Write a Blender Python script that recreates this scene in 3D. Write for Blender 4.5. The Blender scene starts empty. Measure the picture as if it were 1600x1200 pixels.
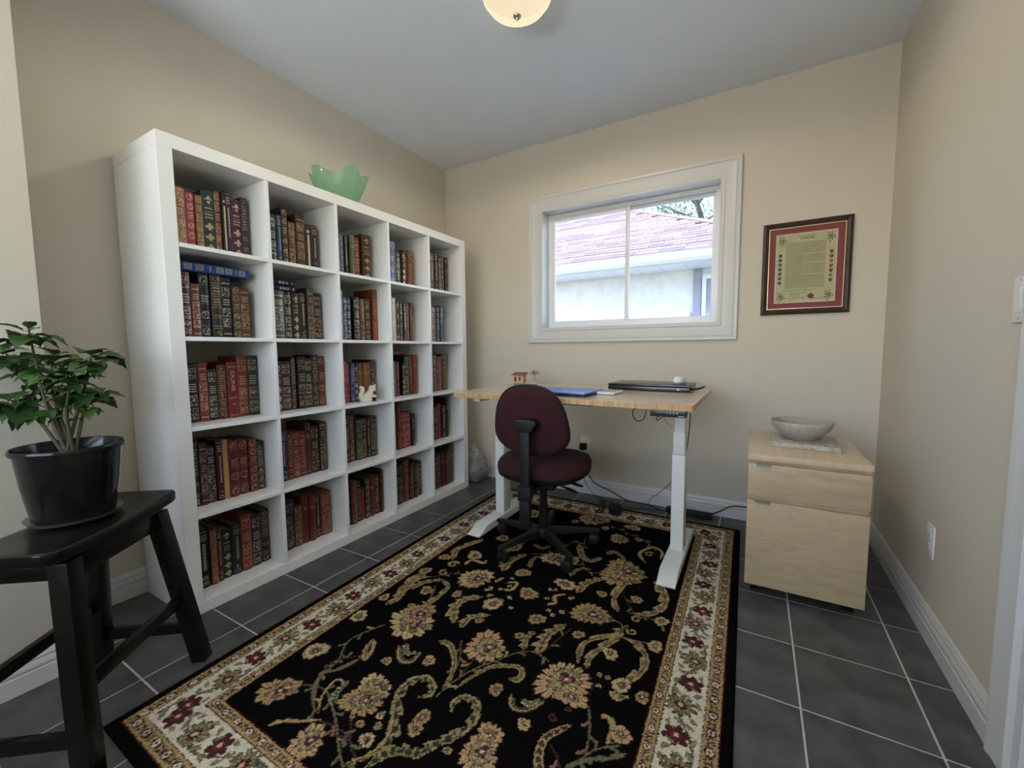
import bpy, bmesh, math, random
import numpy as np
from mathutils import Vector, Matrix, noise
random.seed(7)
S = bpy.context.scene
COL = S.collection
W, D, H = 2.869, 2.150, 2.545          # room: right wall x, back wall y, ceiling z (left wall x = 0, floor z = 0)

# ------------------------------------------------------------------ camera
FPX = 654.35
CR = Vector((0.86452546, 0.50252716, -0.0078856)).normalized()
CF = Vector((-0.50144421, 0.86139163, -0.08098252)).normalized()
CU = CR.cross(CF).normalized()
CC = Vector((2.29773, -0.71489, 1.04842))
cam = bpy.data.objects.new('camera', bpy.data.cameras.new('camera'))
COL.objects.link(cam)
cam.data.sensor_fit = 'HORIZONTAL'; cam.data.sensor_width = 36.0
cam.data.lens = FPX / 1600 * 36
cam.data.clip_start = 0.02
m3 = Matrix((CR, CU, -CF)).transposed()
cam.matrix_world = Matrix.Translation(CC) @ m3.to_4x4()
S.camera = cam

# ------------------------------------------------------------------ world, sun, daylight, exposure
world = bpy.data.worlds.new('world'); S.world = world
world.use_nodes = True
wn = world.node_tree.nodes; wl = world.node_tree.links
bg = wn['Background']
sky = wn.new('ShaderNodeTexSky'); sky.sky_type = 'NISHITA'
sky.sun_disc = False; sky.sun_elevation = math.radians(52); sky.sun_rotation = math.radians(200)
sky.air_density = 1.0; sky.dust_density = 0.6; sky.ozone_density = 1.6
wl.new(sky.outputs[0], bg.inputs[0]); bg.inputs[1].default_value = 0.62

def light(name, kind, loc, energy, color, direction=None, **kw):
    l = bpy.data.lights.new(name, kind); l.energy = energy; l.color = color
    for k, v in kw.items(): setattr(l, k, v)
    o = bpy.data.objects.new(name, l); COL.objects.link(o); o.location = loc
    if direction is not None:
        o.rotation_euler = Vector(direction).to_track_quat('-Z', 'Y').to_euler()
    return o
light('sun', 'SUN', (0, 0, 8), 2.6, (1, .95, .88), (.30, .62, -.95), angle=.01)
# daylight through the front window behind the camera: straight in, plus an added upward fill lamp outside it that brightens the ceiling
light('daylight_front_window', 'AREA', (1.48, -2.17, 1.50), 15, (.97, .98, 1.0), (0, 1, .15), shape='RECTANGLE', size=2.0, size_y=1.25)
light('upward_fill_lamp', 'AREA', (1.15, -2.95, .30), 200, (.90, .95, 1.0), (.2, .8, .72), shape='RECTANGLE', size=2.2, size_y=.9)
S.view_settings.view_transform = 'Standard'
S.view_settings.look = 'None'
S.view_settings.gamma = 1.0
S.view_settings.use_curve_mapping = False
S.view_settings.exposure = 0.64
S.cycles.use_denoising = True
S.cycles.max_bounces = 10
S.cycles.diffuse_bounces = 6
S.cycles.transparent_max_bounces = 12
S.cycles.sample_clamp_indirect = 6

# ------------------------------------------------------------------ helpers
def ray(px, py): return CR * ((px - 800) / FPX) - CU * ((py - 600) / FPX) + CF
def un(px, py, ax, val):
    d = ray(px, py); i = 'xyz'.index(ax); return CC + d * ((val - CC[i]) / d[i])
def at_depth(px, py, dep): return CC + ray(px, py) * dep
def pj(P):
    d = Vector(P) - CC; z = d.dot(CF); return 800 + FPX * d.dot(CR) / z, 600 - FPX * d.dot(CU) / z
def lin(c):
    if isinstance(c, str): c = [int(c[i:i + 2], 16) / 255 for i in (1, 3, 5)]
    return tuple((x / 12.92 if x <= .04045 else ((x + .055) / 1.055) ** 2.4) for x in c)

MATS = {}
def mat(name, col, rough=.5, metal=0., nscale=0, namt=.15, bump=0, bscale=200, spec=.5, objcol=False, stretch=None, emit=0, rand=0, trans=0, coat=0, sheen=0, alpha=1, ior=1.45, dist=0):
    if name in MATS: return MATS[name]
    m = bpy.data.materials.new(name); m.use_nodes = True
    nt = m.node_tree; N = nt.nodes; L = nt.links
    b = N['Principled BSDF']
    c = lin(col) if isinstance(col, str) else col
    b.inputs['Base Color'].default_value = (*c, 1)
    b.inputs['Roughness'].default_value = rough; b.inputs['Metallic'].default_value = metal
    b.inputs['Specular IOR Level'].default_value = spec; b.inputs['IOR'].default_value = ior
    b.inputs['Transmission Weight'].default_value = trans; b.inputs['Coat Weight'].default_value = coat
    b.inputs['Sheen Weight'].default_value = sheen; b.inputs['Alpha'].default_value = alpha
    if emit:
        b.inputs['Emission Color'].default_value = (*c, 1); b.inputs['Emission Strength'].default_value = emit
    tc = N.new('ShaderNodeTexCoord'); src = tc.outputs['Object']
    if stretch:
        mp = N.new('ShaderNodeMapping'); mp.inputs['Scale'].default_value = stretch
        L.new(src, mp.inputs[0]); src = mp.outputs[0]
    colout = None
    if objcol:
        oi = N.new('ShaderNodeObjectInfo'); colout = oi.outputs['Color']
    if nscale or rand:
        mix = N.new('ShaderNodeHueSaturation')
        if colout: L.new(colout, mix.inputs['Color'])
        else: mix.inputs['Color'].default_value = (*c, 1)
        val = None
        if nscale:
            n = N.new('ShaderNodeTexNoise'); n.inputs['Scale'].default_value = nscale; n.inputs['Detail'].default_value = 5; n.inputs['Distortion'].default_value = dist
            L.new(src, n.inputs['Vector'])
            mr = N.new('ShaderNodeMapRange'); mr.inputs[1].default_value = .25; mr.inputs[2].default_value = .75
            mr.inputs[3].default_value = 1 - namt; mr.inputs[4].default_value = 1 + namt
            L.new(n.outputs['Fac'], mr.inputs[0]); val = mr.outputs[0]
        if rand:
            oi2 = N.new('ShaderNodeObjectInfo')
            mr2 = N.new('ShaderNodeMapRange'); mr2.inputs[3].default_value = 1 - rand; mr2.inputs[4].default_value = 1 + rand
            L.new(oi2.outputs['Random'], mr2.inputs[0])
            if val:
                mm = N.new('ShaderNodeMath'); mm.operation = 'MULTIPLY'
                L.new(val, mm.inputs[0]); L.new(mr2.outputs[0], mm.inputs[1]); val = mm.outputs[0]
            else: val = mr2.outputs[0]
        L.new(val, mix.inputs['Value']); colout = mix.outputs[0]
    if colout: L.new(colout, b.inputs['Base Color'])
    if bump:
        n2 = N.new('ShaderNodeTexNoise'); n2.inputs['Scale'].default_value = bscale; n2.inputs['Detail'].default_value = 3
        L.new(src, n2.inputs['Vector'])
        bp = N.new('ShaderNodeBump'); bp.inputs['Strength'].default_value = bump; bp.inputs['Distance'].default_value = .002
        L.new(n2.outputs['Fac'], bp.inputs['Height']); L.new(bp.outputs[0], b.inputs['Normal'])
    MATS[name] = m
    return m

def thin_glass(name, tint=(1, 1, 1), gloss=.05, rough=.02, white=0):
    """a pane: clear straight-through with a fresnel-like mirror part and, if asked, a little milky body"""
    if name in MATS: return MATS[name]
    m = bpy.data.materials.new(name); m.use_nodes = True
    nt = m.node_tree; N = nt.nodes; L = nt.links; N.clear()
    out = N.new('ShaderNodeOutputMaterial'); t = N.new('ShaderNodeBsdfTransparent'); t.inputs[0].default_value = (*tint, 1)
    g = N.new('ShaderNodeBsdfGlossy'); g.inputs['Roughness'].default_value = rough
    fr = N.new('ShaderNodeLayerWeight'); fr.inputs[0].default_value = gloss
    mx = N.new('ShaderNodeMixShader')
    mul = N.new('ShaderNodeMath'); mul.operation = 'MULTIPLY'; mul.inputs[1].default_value = .6
    L.new(fr.outputs['Fresnel'], mul.inputs[0]); L.new(mul.outputs[0], mx.inputs[0])
    first = t.outputs[0]
    if white:
        df = N.new('ShaderNodeBsdfDiffuse'); df.inputs[0].default_value = (*tint, 1)
        m2 = N.new('ShaderNodeMixShader'); m2.inputs[0].default_value = white
        L.new(t.outputs[0], m2.inputs[1]); L.new(df.outputs[0], m2.inputs[2]); first = m2.outputs[0]
    L.new(first, mx.inputs[1]); L.new(g.outputs[0], mx.inputs[2]); L.new(mx.outputs[0], out.inputs[0])
    MATS[name] = m
    return m

class MB:
    def __init__(s): s.v = []; s.f = []; s.m = []
    def add(s, vs, fs, mi=0):
        o = len(s.v); s.v += [tuple(v) for v in vs]; s.f += [tuple(i + o for i in f) for f in fs]; s.m += [mi] * len(fs); return s
    def box(s, x0, x1, y0, y1, z0, z1, M=None, mi=0):
        vs = [Vector((x, y, z)) for z in (z0, z1) for y in (y0, y1) for x in (x0, x1)]
        if M is not None: vs = [M @ v for v in vs]
        return s.add(vs, [(0, 2, 3, 1), (4, 5, 7, 6), (0, 1, 5, 4), (2, 6, 7, 3), (0, 4, 6, 2), (1, 3, 7, 5)], mi)
    def tube(s, pts, r, n=8, mi=0, cap=True, closed=False):
        pts = [Vector(p) for p in pts]; k = len(pts)
        rs = r if isinstance(r, (list, tuple)) else [r] * k
        o = len(s.v); prev = None
        for i, p in enumerate(pts):
            if closed: t = pts[(i + 1) % k] - pts[i - 1]
            else: t = pts[min(i + 1, k - 1)] - pts[max(i - 1, 0)]
            t.normalize()
            if prev is None:
                a = Vector((0, 0, 1)) if abs(t.z) < .9 else Vector((1, 0, 0)); x = t.cross(a).normalized()
            else:
                x = (prev - t * prev.dot(t))
                if x.length < 1e-6: x = t.orthogonal()
                x.normalize()
            prev = x; y = t.cross(x)
            for j in range(n):
                a = 2 * math.pi * j / n; s.v.append(tuple(p + (x * math.cos(a) + y * math.sin(a)) * rs[i]))
        for i in range(k if closed else k - 1):
            for j in range(n):
                a = o + i * n; b = o + ((i + 1) % k) * n
                s.f.append((a + j, a + (j + 1) % n, b + (j + 1) % n, b + j)); s.m.append(mi)
        if cap and not closed:
            s.f.append(tuple(o + j for j in reversed(range(n)))); s.m.append(mi)
            s.f.append(tuple(o + (k - 1) * n + j for j in range(n))); s.m.append(mi)
        return s
    def lathe(s, prof, c=(0, 0, 0), n=32, mi=0, capb=True, capt=False, fn=None):
        o = len(s.v); k = len(prof)
        for (r, z) in prof:
            for j in range(n):
                a = 2 * math.pi * j / n; q = (r * math.cos(a), r * math.sin(a), z)
                if fn: q = fn(*q)
                s.v.append((c[0] + q[0], c[1] + q[1], c[2] + q[2]))
        for i in range(k - 1):
            for j in range(n):
                a = o + i * n; b = a + n
                s.f.append((a + j, a + (j + 1) % n, b + (j + 1) % n, b + j)); s.m.append(mi)
        if capb: s.f.append(tuple(o + j for j in reversed(range(n)))); s.m.append(mi)
        if capt: s.f.append(tuple(o + (k - 1) * n + j for j in range(n))); s.m.append(mi)
        return s
    def loft(s, rings, mi=0, cap=True):
        o = len(s.v); n = len(rings[0])
        for rg in rings: s.v += [tuple(p) for p in rg]
        for i in range(len(rings) - 1):
            for j in range(n):
                a = o + i * n; b = a + n
                s.f.append((a + j, a + (j + 1) % n, b + (j + 1) % n, b + j)); s.m.append(mi)
        if cap:
            s.f.append(tuple(o + j for j in reversed(range(n)))); s.m.append(mi)
            s.f.append(tuple(o + (len(rings) - 1) * n + j for j in range(n))); s.m.append(mi)
        return s
    def prism(s, out, z0, z1, M=None, mi=0):
        r = [[Vector((x, y, z)) for x, y in out] for z in (z0, z1)]
        if M is not None: r = [[M @ p for p in q] for q in r]
        return s.loft(r, mi)
    def mesh(s, name, mats, bevel=0, smooth=None, seg=2, org=(0, 0, 0)):
        me = bpy.data.meshes.new(name)
        o = Vector(org)
        me.from_pydata([tuple(Vector(v) - o) for v in s.v], [], s.f); me.update()
        for mm in (mats if isinstance(mats, (list, tuple)) else [mats]): me.materials.append(mm)
        me.polygons.foreach_set('material_index', s.m)
        bm = bmesh.new(); bm.from_mesh(me)
        bmesh.ops.recalc_face_normals(bm, faces=bm.faces)
        if bevel:
            es = [e for e in bm.edges if len(e.link_faces) == 2 and e.calc_face_angle(0) > .5]
            bmesh.ops.bevel(bm, geom=es, offset=bevel, segments=seg, affect='EDGES', profile=.6, clamp_overlap=True)
        bm.to_mesh(me); bm.free()
        if smooth is not None or bevel:
            for p in me.polygons: p.use_smooth = True
            me.set_sharp_from_angle(angle=math.radians(smooth if smooth else 40))
        return me
    def build(s, name, mats, parent=None, bevel=0, smooth=None, seg=2, org=None):
        """org = where this thing's root stands (parts hand in the root's own location)"""
        root = parent
        while root is not None and root.parent is not None: root = root.parent
        o = Vector(org) if org is not None else (Vector(root['_org']) if root is not None and '_org' in root else Vector((0, 0, 0)))
        ob = bpy.data.objects.new(name, s.mesh(name, mats, bevel, smooth, seg, o)); COL.objects.link(ob)
        if parent is not None: ob.parent = parent
        else: ob.location = o
        return ob

def tag(o, label=None, cat=None, group=None, kind=None):
    if label: o['label'] = label
    if cat: o['category'] = cat
    if group: o['group'] = group
    if kind: o['kind'] = kind
    return o
def thing(name, label, cat, loc=(0, 0, 0), rotz=None, group=None):
    """an Empty at the thing's base; parts are given in world space unless rotz is set (then in the thing's own space)"""
    o = bpy.data.objects.new(name, None); COL.objects.link(o); o.location = loc; o.empty_display_size = .05
    if rotz is None: o['_org'] = tuple(loc)
    else: o.rotation_euler = (0, 0, rotz)
    return tag(o, label, cat, group)
def sroot(name, loc=(0, 0, 0)):
    o = bpy.data.objects.new(name, None); COL.objects.link(o); o.location = loc; o['_org'] = tuple(loc); o['kind'] = 'structure'; return o
def struct(name, mb, m, bevel=0, smooth=None):
    return tag(mb.build(name, m, None, bevel, smooth), kind='structure')
def inst(me, name, loc, rot=(0, 0, 0), parent=None, scale=None):
    o = bpy.data.objects.new(name, me); COL.objects.link(o); o.location = loc; o.rotation_euler = rot
    if parent is not None: o.parent = parent
    if scale is not None: o.scale = scale
    return o
def smooth_path(pts, n=8):
    pts = [Vector(p) for p in pts]; out = []
    for i in range(len(pts) - 1):
        p0 = pts[max(i - 1, 0)]; p1 = pts[i]; p2 = pts[i + 1]; p3 = pts[min(i + 2, len(pts) - 1)]
        for k in range(n):
            t = k / n
            out.append(.5 * ((2 * p1) + (p2 - p0) * t + (2 * p0 - 5 * p1 + 4 * p2 - p3) * t * t + (3 * p1 - p0 - 3 * p2 + p3) * t ** 3))
    out.append(pts[-1]); return out
def frame_strips(mb, a0, a1, b0, b1, prof, to3, sides=(0, 1, 2, 3), mi=0):
    """mitred moulding round the rectangle a0..a1 x b0..b1; prof = (offset outwards, height)"""
    for sd in sides:
        rows = []
        for (o, h) in prof:
            c = [(a0 - o, b0 - o), (a1 + o, b0 - o), (a1 + o, b1 + o), (a0 - o, b1 + o)]
            rows.append([to3(*c[sd], h), to3(*c[(sd + 1) % 4], h)])
        vs = [p for r in rows for p in r]; k = len(rows)
        fs = [(2 * i, 2 * i + 1, 2 * i + 3, 2 * i + 2) for i in range(k - 1)]
        fs += [tuple(2 * i for i in reversed(range(k))), tuple(2 * i + 1 for i in range(k))]
        mb.add(vs, fs, mi)
def ring(out, f): return [f(x, y) for x, y in out]
def superell(a, b, n=36, e=2.6, fn=None):
    r = []
    for i in range(n):
        t = 2 * math.pi * i / n; c, s_ = math.cos(t), math.sin(t)
        x = a * math.copysign(abs(c) ** (2 / e), c); y = b * math.copysign(abs(s_) ** (2 / e), s_)
        if fn: x, y = fn(x, y)
        r.append((x, y))
    return r

# ------------------------------------------------------------------ materials of the shell
paint = mat('beige_wall_paint', (.60, .548, .452), .62, nscale=3, namt=.02, bump=.06, bscale=260, spec=.25)
ceilp = mat('ceiling_paint', (.70, .735, .775), .7, nscale=4, namt=.015, bump=.08, bscale=180, spec=.2)
white_trim = mat('white_trim_paint', (.60, .595, .575), .35, nscale=6, namt=.015, spec=.4)
vinyl = mat('white_vinyl', (.76, .77, .80), .3, nscale=8, namt=.01)
white_lam = mat('white_laminate', (.80, .80, .78), .32, nscale=3, namt=.012, spec=.45)
tile_m = mat('slate_tile', (.074, .073, .073), .42, nscale=9, namt=.5, bump=.25, bscale=60, rand=.10, spec=.45)
grout_m = mat('grey_grout', (.50, .50, .48), .9, nscale=40, namt=.12, bump=.3, bscale=400)
black_pl = mat('black_plastic', (.009, .009, .0095), .5, nscale=60, namt=.2, bump=.05, bscale=600, spec=.3)
chrome = mat('brushed_nickel', (.55, .54, .52), .3, 1., nscale=30, namt=.06)
glass = thin_glass('window_glass', (.97, .985, 1.0), .06)

# ------------------------------------------------------------------ shell
WT = .18
YF = -2.1                                     # front wall, behind the camera
mb = MB()
mb.box(-WT, W + WT, YF - WT, D + WT, -.10, -.0018)
floor = struct('floor', mb, grout_m)
TS, TX, TY = .304, .6210, .0823
full = None
xs = [TX + i * TS for i in range(-3, 9)]; ys = [TY + j * TS for j in range(-8, 8)]
for i in range(len(xs) - 1):
    for j in range(len(ys) - 1):
        x0, x1 = max(xs[i] + .0028, .001), min(xs[i + 1] - .0028, W - .001)
        y0, y1 = max(ys[j] + .0028, YF + .001), min(ys[j + 1] - .0028, D - .001)
        if x1 - x0 < .01 or y1 - y0 < .01: continue
        if x1 < .36 and y1 < -.32: continue
        whole = abs(x1 - x0 - TS + .0056) < 1e-6 and abs(y1 - y0 - TS + .0056) < 1e-6
        cx, cy = (x0 + x1) / 2, (y0 + y1) / 2
        if whole and full: me = full
        else:
            hx, hy = (x1 - x0) / 2, (y1 - y0) / 2
            me = MB().box(-hx, hx, -hy, hy, -.0016, 0).mesh('tile', tile_m, bevel=.0012, seg=1)
            if whole: full = me
        inst(me, 'tile', (cx, cy, 0), (0, 0, 0), floor)
struct('ceiling', MB().box(-WT, W + WT, YF - WT, D + WT, H, H + .15), ceilp)
struct('wall_left', MB().box(-WT, 0, YF - WT, D + WT, -.1, H), paint)
struct('wall_left_near', MB().box(0, .357, YF, -.311, -.003, H), paint, bevel=.002)
# back wall with the window opening
WX0, WX1, WZ0, WZ1 = .892, 2.094, 1.200, 2.067
def holed(a0, a1, b0, b1, h, fbox):
    mbw = MB()
    (p0, p1, q0, q1) = h
    fbox(mbw, a0, p0, b0, b1); fbox(mbw, p1, a1, b0, b1); fbox(mbw, p0, p1, b0, q0); fbox(mbw, p0, p1, q1, b1)
    return mbw
struct('wall_back', holed(0, W + WT, -.1, H, (WX0, WX1, WZ0, WZ1), lambda m_, a, b, c, d: m_.box(a, b, D, D + WT, c, d)), paint)
DY0, DY1, DZ = -.13, .705, 2.04
struct('wall_right', holed(YF - WT, D, -.1, H, (DY0, DY1, -.003, DZ), lambda m_, a, b, c, d: m_.box(W, W + WT, a, b, c, d) if d > c + .0 else None), paint)
FX0, FX1, FZ0, FZ1 = .46, 2.50, .88, 2.12
struct('wall_front', holed(0, W, -.1, H, (FX0, FX1, FZ0, FZ1), lambda m_, a, b, c, d: m_.box(a, b, YF - WT, YF, c, d)), paint)
struct('roof_shade_slab', MB().box(-.6, W + .6, YF - 3.6, D + .5, H + .16, H + .30), mat('roof_shade_slab', (.3, .28, .27), .8, nscale=5))  # unseen; its deep front overhang is added to block sun and sky light

# baseboards
BP = [(0, 0), (.0155, 0), (.0155, .056), (.0125, .0585), (.0145, .062), (.0145, .074), (.0095, .087), (.0115, .090), (.0115, .095), (.006, .104), (.005, .111), (0, .111)]
def baseboard(name, p0, p1, nrm):
    p0, p1, nrm = Vector(p0), Vector(p1), Vector(nrm)
    mb = MB(); k = len(BP)
    vs = [p + nrm * t + Vector((0, 0, z + .0004)) for p in (p0, p1) for t, z in BP]
    fs = [(i, (i + 1) % k, k + (i + 1) % k, k + i) for i in range(k)] + [tuple(range(k)), tuple(reversed(range(k, 2 * k)))]
    mb.add(vs, fs); struct(name, mb, white_trim, smooth=50)
baseboard('baseboard_back', (.0, D - .0003, 0), (W - .0, D - .0003, 0), (0, -1, 0))
baseboard('baseboard_right', (W - .0003, D - .016, 0), (W - .0003, .778, 0), (-1, 0, 0))
baseboard('baseboard_left', (.0003, -.310, 0), (.0003, D - .016, 0), (1, 0, 0))
baseboard('baseboard_left_near', (.3573, YF, 0), (.3573, -.310, 0), (1, 0, 0))

# window in the back wall
CASE = [(0, 0), (0, .013), (.011, .015), (.016, .011), (.055, .013), (.070, .017), (.077, .014), (.083, .020), (.096, .021), (.100, .018), (.100, 0)]
t1 = sroot('trim_1', ((WX0 + WX1) / 2, D, WZ0))
for sd in range(4):
    mb = MB(); frame_strips(mb, WX0, WX1, WZ0, WZ1, CASE, lambda a, b, h: Vector((a, D - .0004 - h, b)), (sd,))
    mb.build('casing_board', white_trim, t1, smooth=35)
w1 = sroot('window_1', ((WX0 + WX1) / 2, D + .12, WZ0))
e = .0006; J = .012
mb = MB()
for (a, b, c, d) in ((WX0 + e, WX0 + J, WZ0 + e, WZ1 - e), (WX1 - J, WX1 - e, WZ0 + e, WZ1 - e), (WX0 + J, WX1 - J, WZ0 + e, WZ0 + J), (WX0 + J, WX1 - J, WZ1 - J, WZ1 - e)):
    mb.box(a, b, D - .012, D + .16, c, d)
mb.build('jamb_liner', white_trim, w1)
IX0, IX1, IZ0, IZ1 = WX0 + J, WX1 - J, WZ0 + J, WZ1 - J
def rect_frame(x0, x1, z0, z1, w, y0, y1, wb=None):
    wb = wb or w; mb = MB()
    mb.box(x0, x0 + w, y0, y1, z0, z1); mb.box(x1 - w, x1, y0, y1, z0, z1)
    mb.box(x0 + w, x1 - w, y0, y1, z0, z0 + wb); mb.box(x0 + w, x1 - w, y0, y1, z1 - w, z1)
    return mb
fr = rect_frame(IX0 + e, IX1 - e, IZ0 + e, IZ1 - e, .022, D + .095, D + .165)
fr.build('window_frame', vinyl, w1, bevel=.002)
# track lips in the frame
for (y0, y1) in ((D + .098, D + .104), (D + .124, D + .130)):
    rect_frame(IX0 + .0225, IX1 - .0225, IZ0 + .0225, IZ1 - .0225, .007, y0, y1).build('track', vinyl, w1)
XM = un(980, 420, 'y', D + .12).x
def sash(x0, x1, y0, y1, sw):
    z0, z1 = IZ0 + .0232, IZ1 - .0232
    s_ = rect_frame(x0, x1, z0, z1, sw, y0, y1).build('sash', vinyl, w1, bevel=.003)
    MB().box(x0 + sw, x1 - sw, (y0 + y1) / 2 - .002, (y0 + y1) / 2 + .002, z0 + sw, z1 - sw).build('pane', glass, s_)
    return s_
sL = sash(IX0 + .0232, XM + .018, D + .1045, D + .1235, .028)
sR = sash(XM - .018, IX1 - .0232, D + .1305, D + .150, .026)
MB().box(XM - .010, XM + .006, D + .096, D + .1040, 1.60, 1.66).build('latch', vinyl, sL, bevel=.002)

# side door with its casing, and the light switch beside it
t2 = sroot('trim_2', (W, (DY0 + DY1) / 2, 0))
CASE2 = [(0, 0), (0, .016), (.012, .018), (.05, .018), (.062, .022), (.072, .022), (.072, 0)]
for sd in (1, 2, 3):
    mb = MB(); frame_strips(mb, DY0, DY1, .0725, DZ, CASE2, lambda a, b, h: Vector((W - .0004 - h, a, b if b > .08 else .0005)), (sd,))
    mb.build('casing_board', white_trim, t2, smooth=35)
d1 = sroot('door_1', (W + .1, (DY0 + DY1) / 2, 0))
mb = MB()
mb.box(W - .002, W + .17, DY0 + e, DY0 + .03, .0, DZ - e); mb.box(W - .002, W + .17, DY1 - .03, DY1 - e, .0, DZ - e); mb.box(W - .002, W + .17, DY0 + .03, DY1 - .03, DZ - .03, DZ - e)
mb.build('door_jamb', white_trim, d1)
y0, y1 = DY0 + .032, DY1 - .032
X0, X1 = W + .10, W + .14
leaf = MB().box(X0, X1, y0, y1, .006, DZ - .034).build('door_leaf', white_trim, d1, bevel=.002)
for (a, b, c, d) in ((.10, .36, .20, .95), (.40, .66, .20, .95), (.10, .36, 1.08, 1.90), (.40, .66, 1.08, 1.90)):
    MB().box(X0 - .006, X0 - .0004, y0 + a, y0 + b, c, d).build('door_panel', white_trim, leaf, bevel=.004)
MB().tube([(W + .0995, y0 + .05, 1.0), (W + .06, y0 + .05, 1.0), (W + .055, y0 + .14, 1.0)], .009, 8).build('door_handle', chrome, leaf, smooth=60)
# front window behind the camera
w2 = sroot('window_2', ((FX0 + FX1) / 2, YF - .1, FZ0))
rect_frame(FX0 + e, FX1 - e, FZ0 + e, FZ1 - e, .05, YF - .14, YF - .07).build('window_frame', vinyl, w2, bevel=.002)
MB().box((FX0 + FX1) / 2 - .025, (FX0 + FX1) / 2 + .025, YF - .135, YF - .075, FZ0 + .051, FZ1 - .051).build('mullion', vinyl, w2)
for a, b in ((FX0 + .05, (FX0 + FX1) / 2 - .025), ((FX0 + FX1) / 2 + .025, FX1 - .05)):
    MB().box(a + e, b - e, YF - .108, YF - .102, FZ0 + .051, FZ1 - .051).build('pane', glass, w2)

# ------------------------------------------------------------------ bookcase
BX0, BX1, BL, BH = .0185, .410, 1.85, 1.85
bc = thing('bookcase', 'tall white open-backed cube bookcase with five rows of five cubbies', 'bookcase', (.21, .925, 0))
g = .0003
MB().box(BX0, BX1, 0, BL, BH - .05, BH).build('top_panel', white_lam, bc, bevel=.0012, seg=1)
MB().box(BX0, BX1, 0, BL, .001, .05).build('bottom_panel', white_lam, bc, bevel=.0012, seg=1)
for a in (0, BL - .05): MB().box(BX0, BX1, a, a + .05, .05 + g, BH - .05 - g).build('side_panel', white_lam, bc, bevel=.0012, seg=1)
CELL, DV = .3372, .016
CY = [.05 + c * (CELL + DV) for c in range(5)]; CZ = [.05 + k * (CELL + DV) for k in range(5)]
for k in range(4):
    o = MB().box(BX0 + .002, BX1 - .001, .0505, BL - .0505, CZ[k] + CELL, CZ[k] + CELL + DV).build('shelf', white_lam, bc, bevel=.0008, seg=1)
for k in range(5):
    for c in range(4):
        MB().box(BX0 + .002, BX1 - .0015, CY[c] + CELL, CY[c] + CELL + DV, CZ[k] + g, CZ[k] + CELL - g).build('divider', white_lam, bc, bevel=.0008, seg=1)

# ------------------------------------------------------------------ books
leather = mat('book_leather', (.2, .1, .1), .30, nscale=90, namt=.14, bump=.12, bscale=700, objcol=True, spec=.5)
gilt = mat('gilt_stamping', (.44, .33, .18), .36, .55, nscale=120, namt=.25)
gilt_pale = mat('pale_gilt_stamping', (.52, .45, .33), .34, .45, nscale=120, namt=.25)
def ornate(name, gold):
    m = mat(name, gold, .4, .45); N = m.node_tree.nodes; L = m.node_tree.links
    b = N['Principled BSDF']; tc = N.new('ShaderNodeTexCoord'); vo = N.new('ShaderNodeTexVoronoi'); vo.inputs['Scale'].default_value = 210
    n = N.new('ShaderNodeTexNoise'); n.inputs['Scale'].default_value = 95; n.inputs['Detail'].default_value = 2
    oi = N.new('ShaderNodeObjectInfo'); ad = N.new('ShaderNodeVectorMath'); ad.operation = 'ADD'
    L.new(tc.outputs['Object'], ad.inputs[0]); L.new(oi.outputs['Random'], ad.inputs[1])
    L.new(ad.outputs[0], vo.inputs['Vector']); L.new(ad.outputs[0], n.inputs['Vector'])
    mu = N.new('ShaderNodeMath'); mu.operation = 'MULTIPLY_ADD'; mu.inputs[1].default_value = .9
    L.new(vo.outputs['Distance'], mu.inputs[0]); L.new(n.outputs['Fac'], mu.inputs[2])
    rp = N.new('ShaderNodeMapRange'); rp.inputs[1].default_value = .78; rp.inputs[2].default_value = .98
    L.new(mu.outputs[0], rp.inputs[0])
    mx = N.new('ShaderNodeMix'); mx.data_type = 'RGBA'; mx.inputs[6].default_value = (*gold, 1)
    L.new(rp.outputs[0], mx.inputs[0]); L.new(oi.outputs['Color'], mx.inputs[7]); L.new(mx.outputs[2], b.inputs['Base Color'])
    return m
orn = ornate('gilt_ornament', (.42, .31, .17)); orn_pale = ornate('pale_gilt_ornament', (.50, .43, .32))
pages_m = mat('gilt_page_edges', (.20, .14, .075), .5, .15, nscale=8, namt=.2, stretch=(1, 60, 1), bump=.2, bscale=30)

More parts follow.
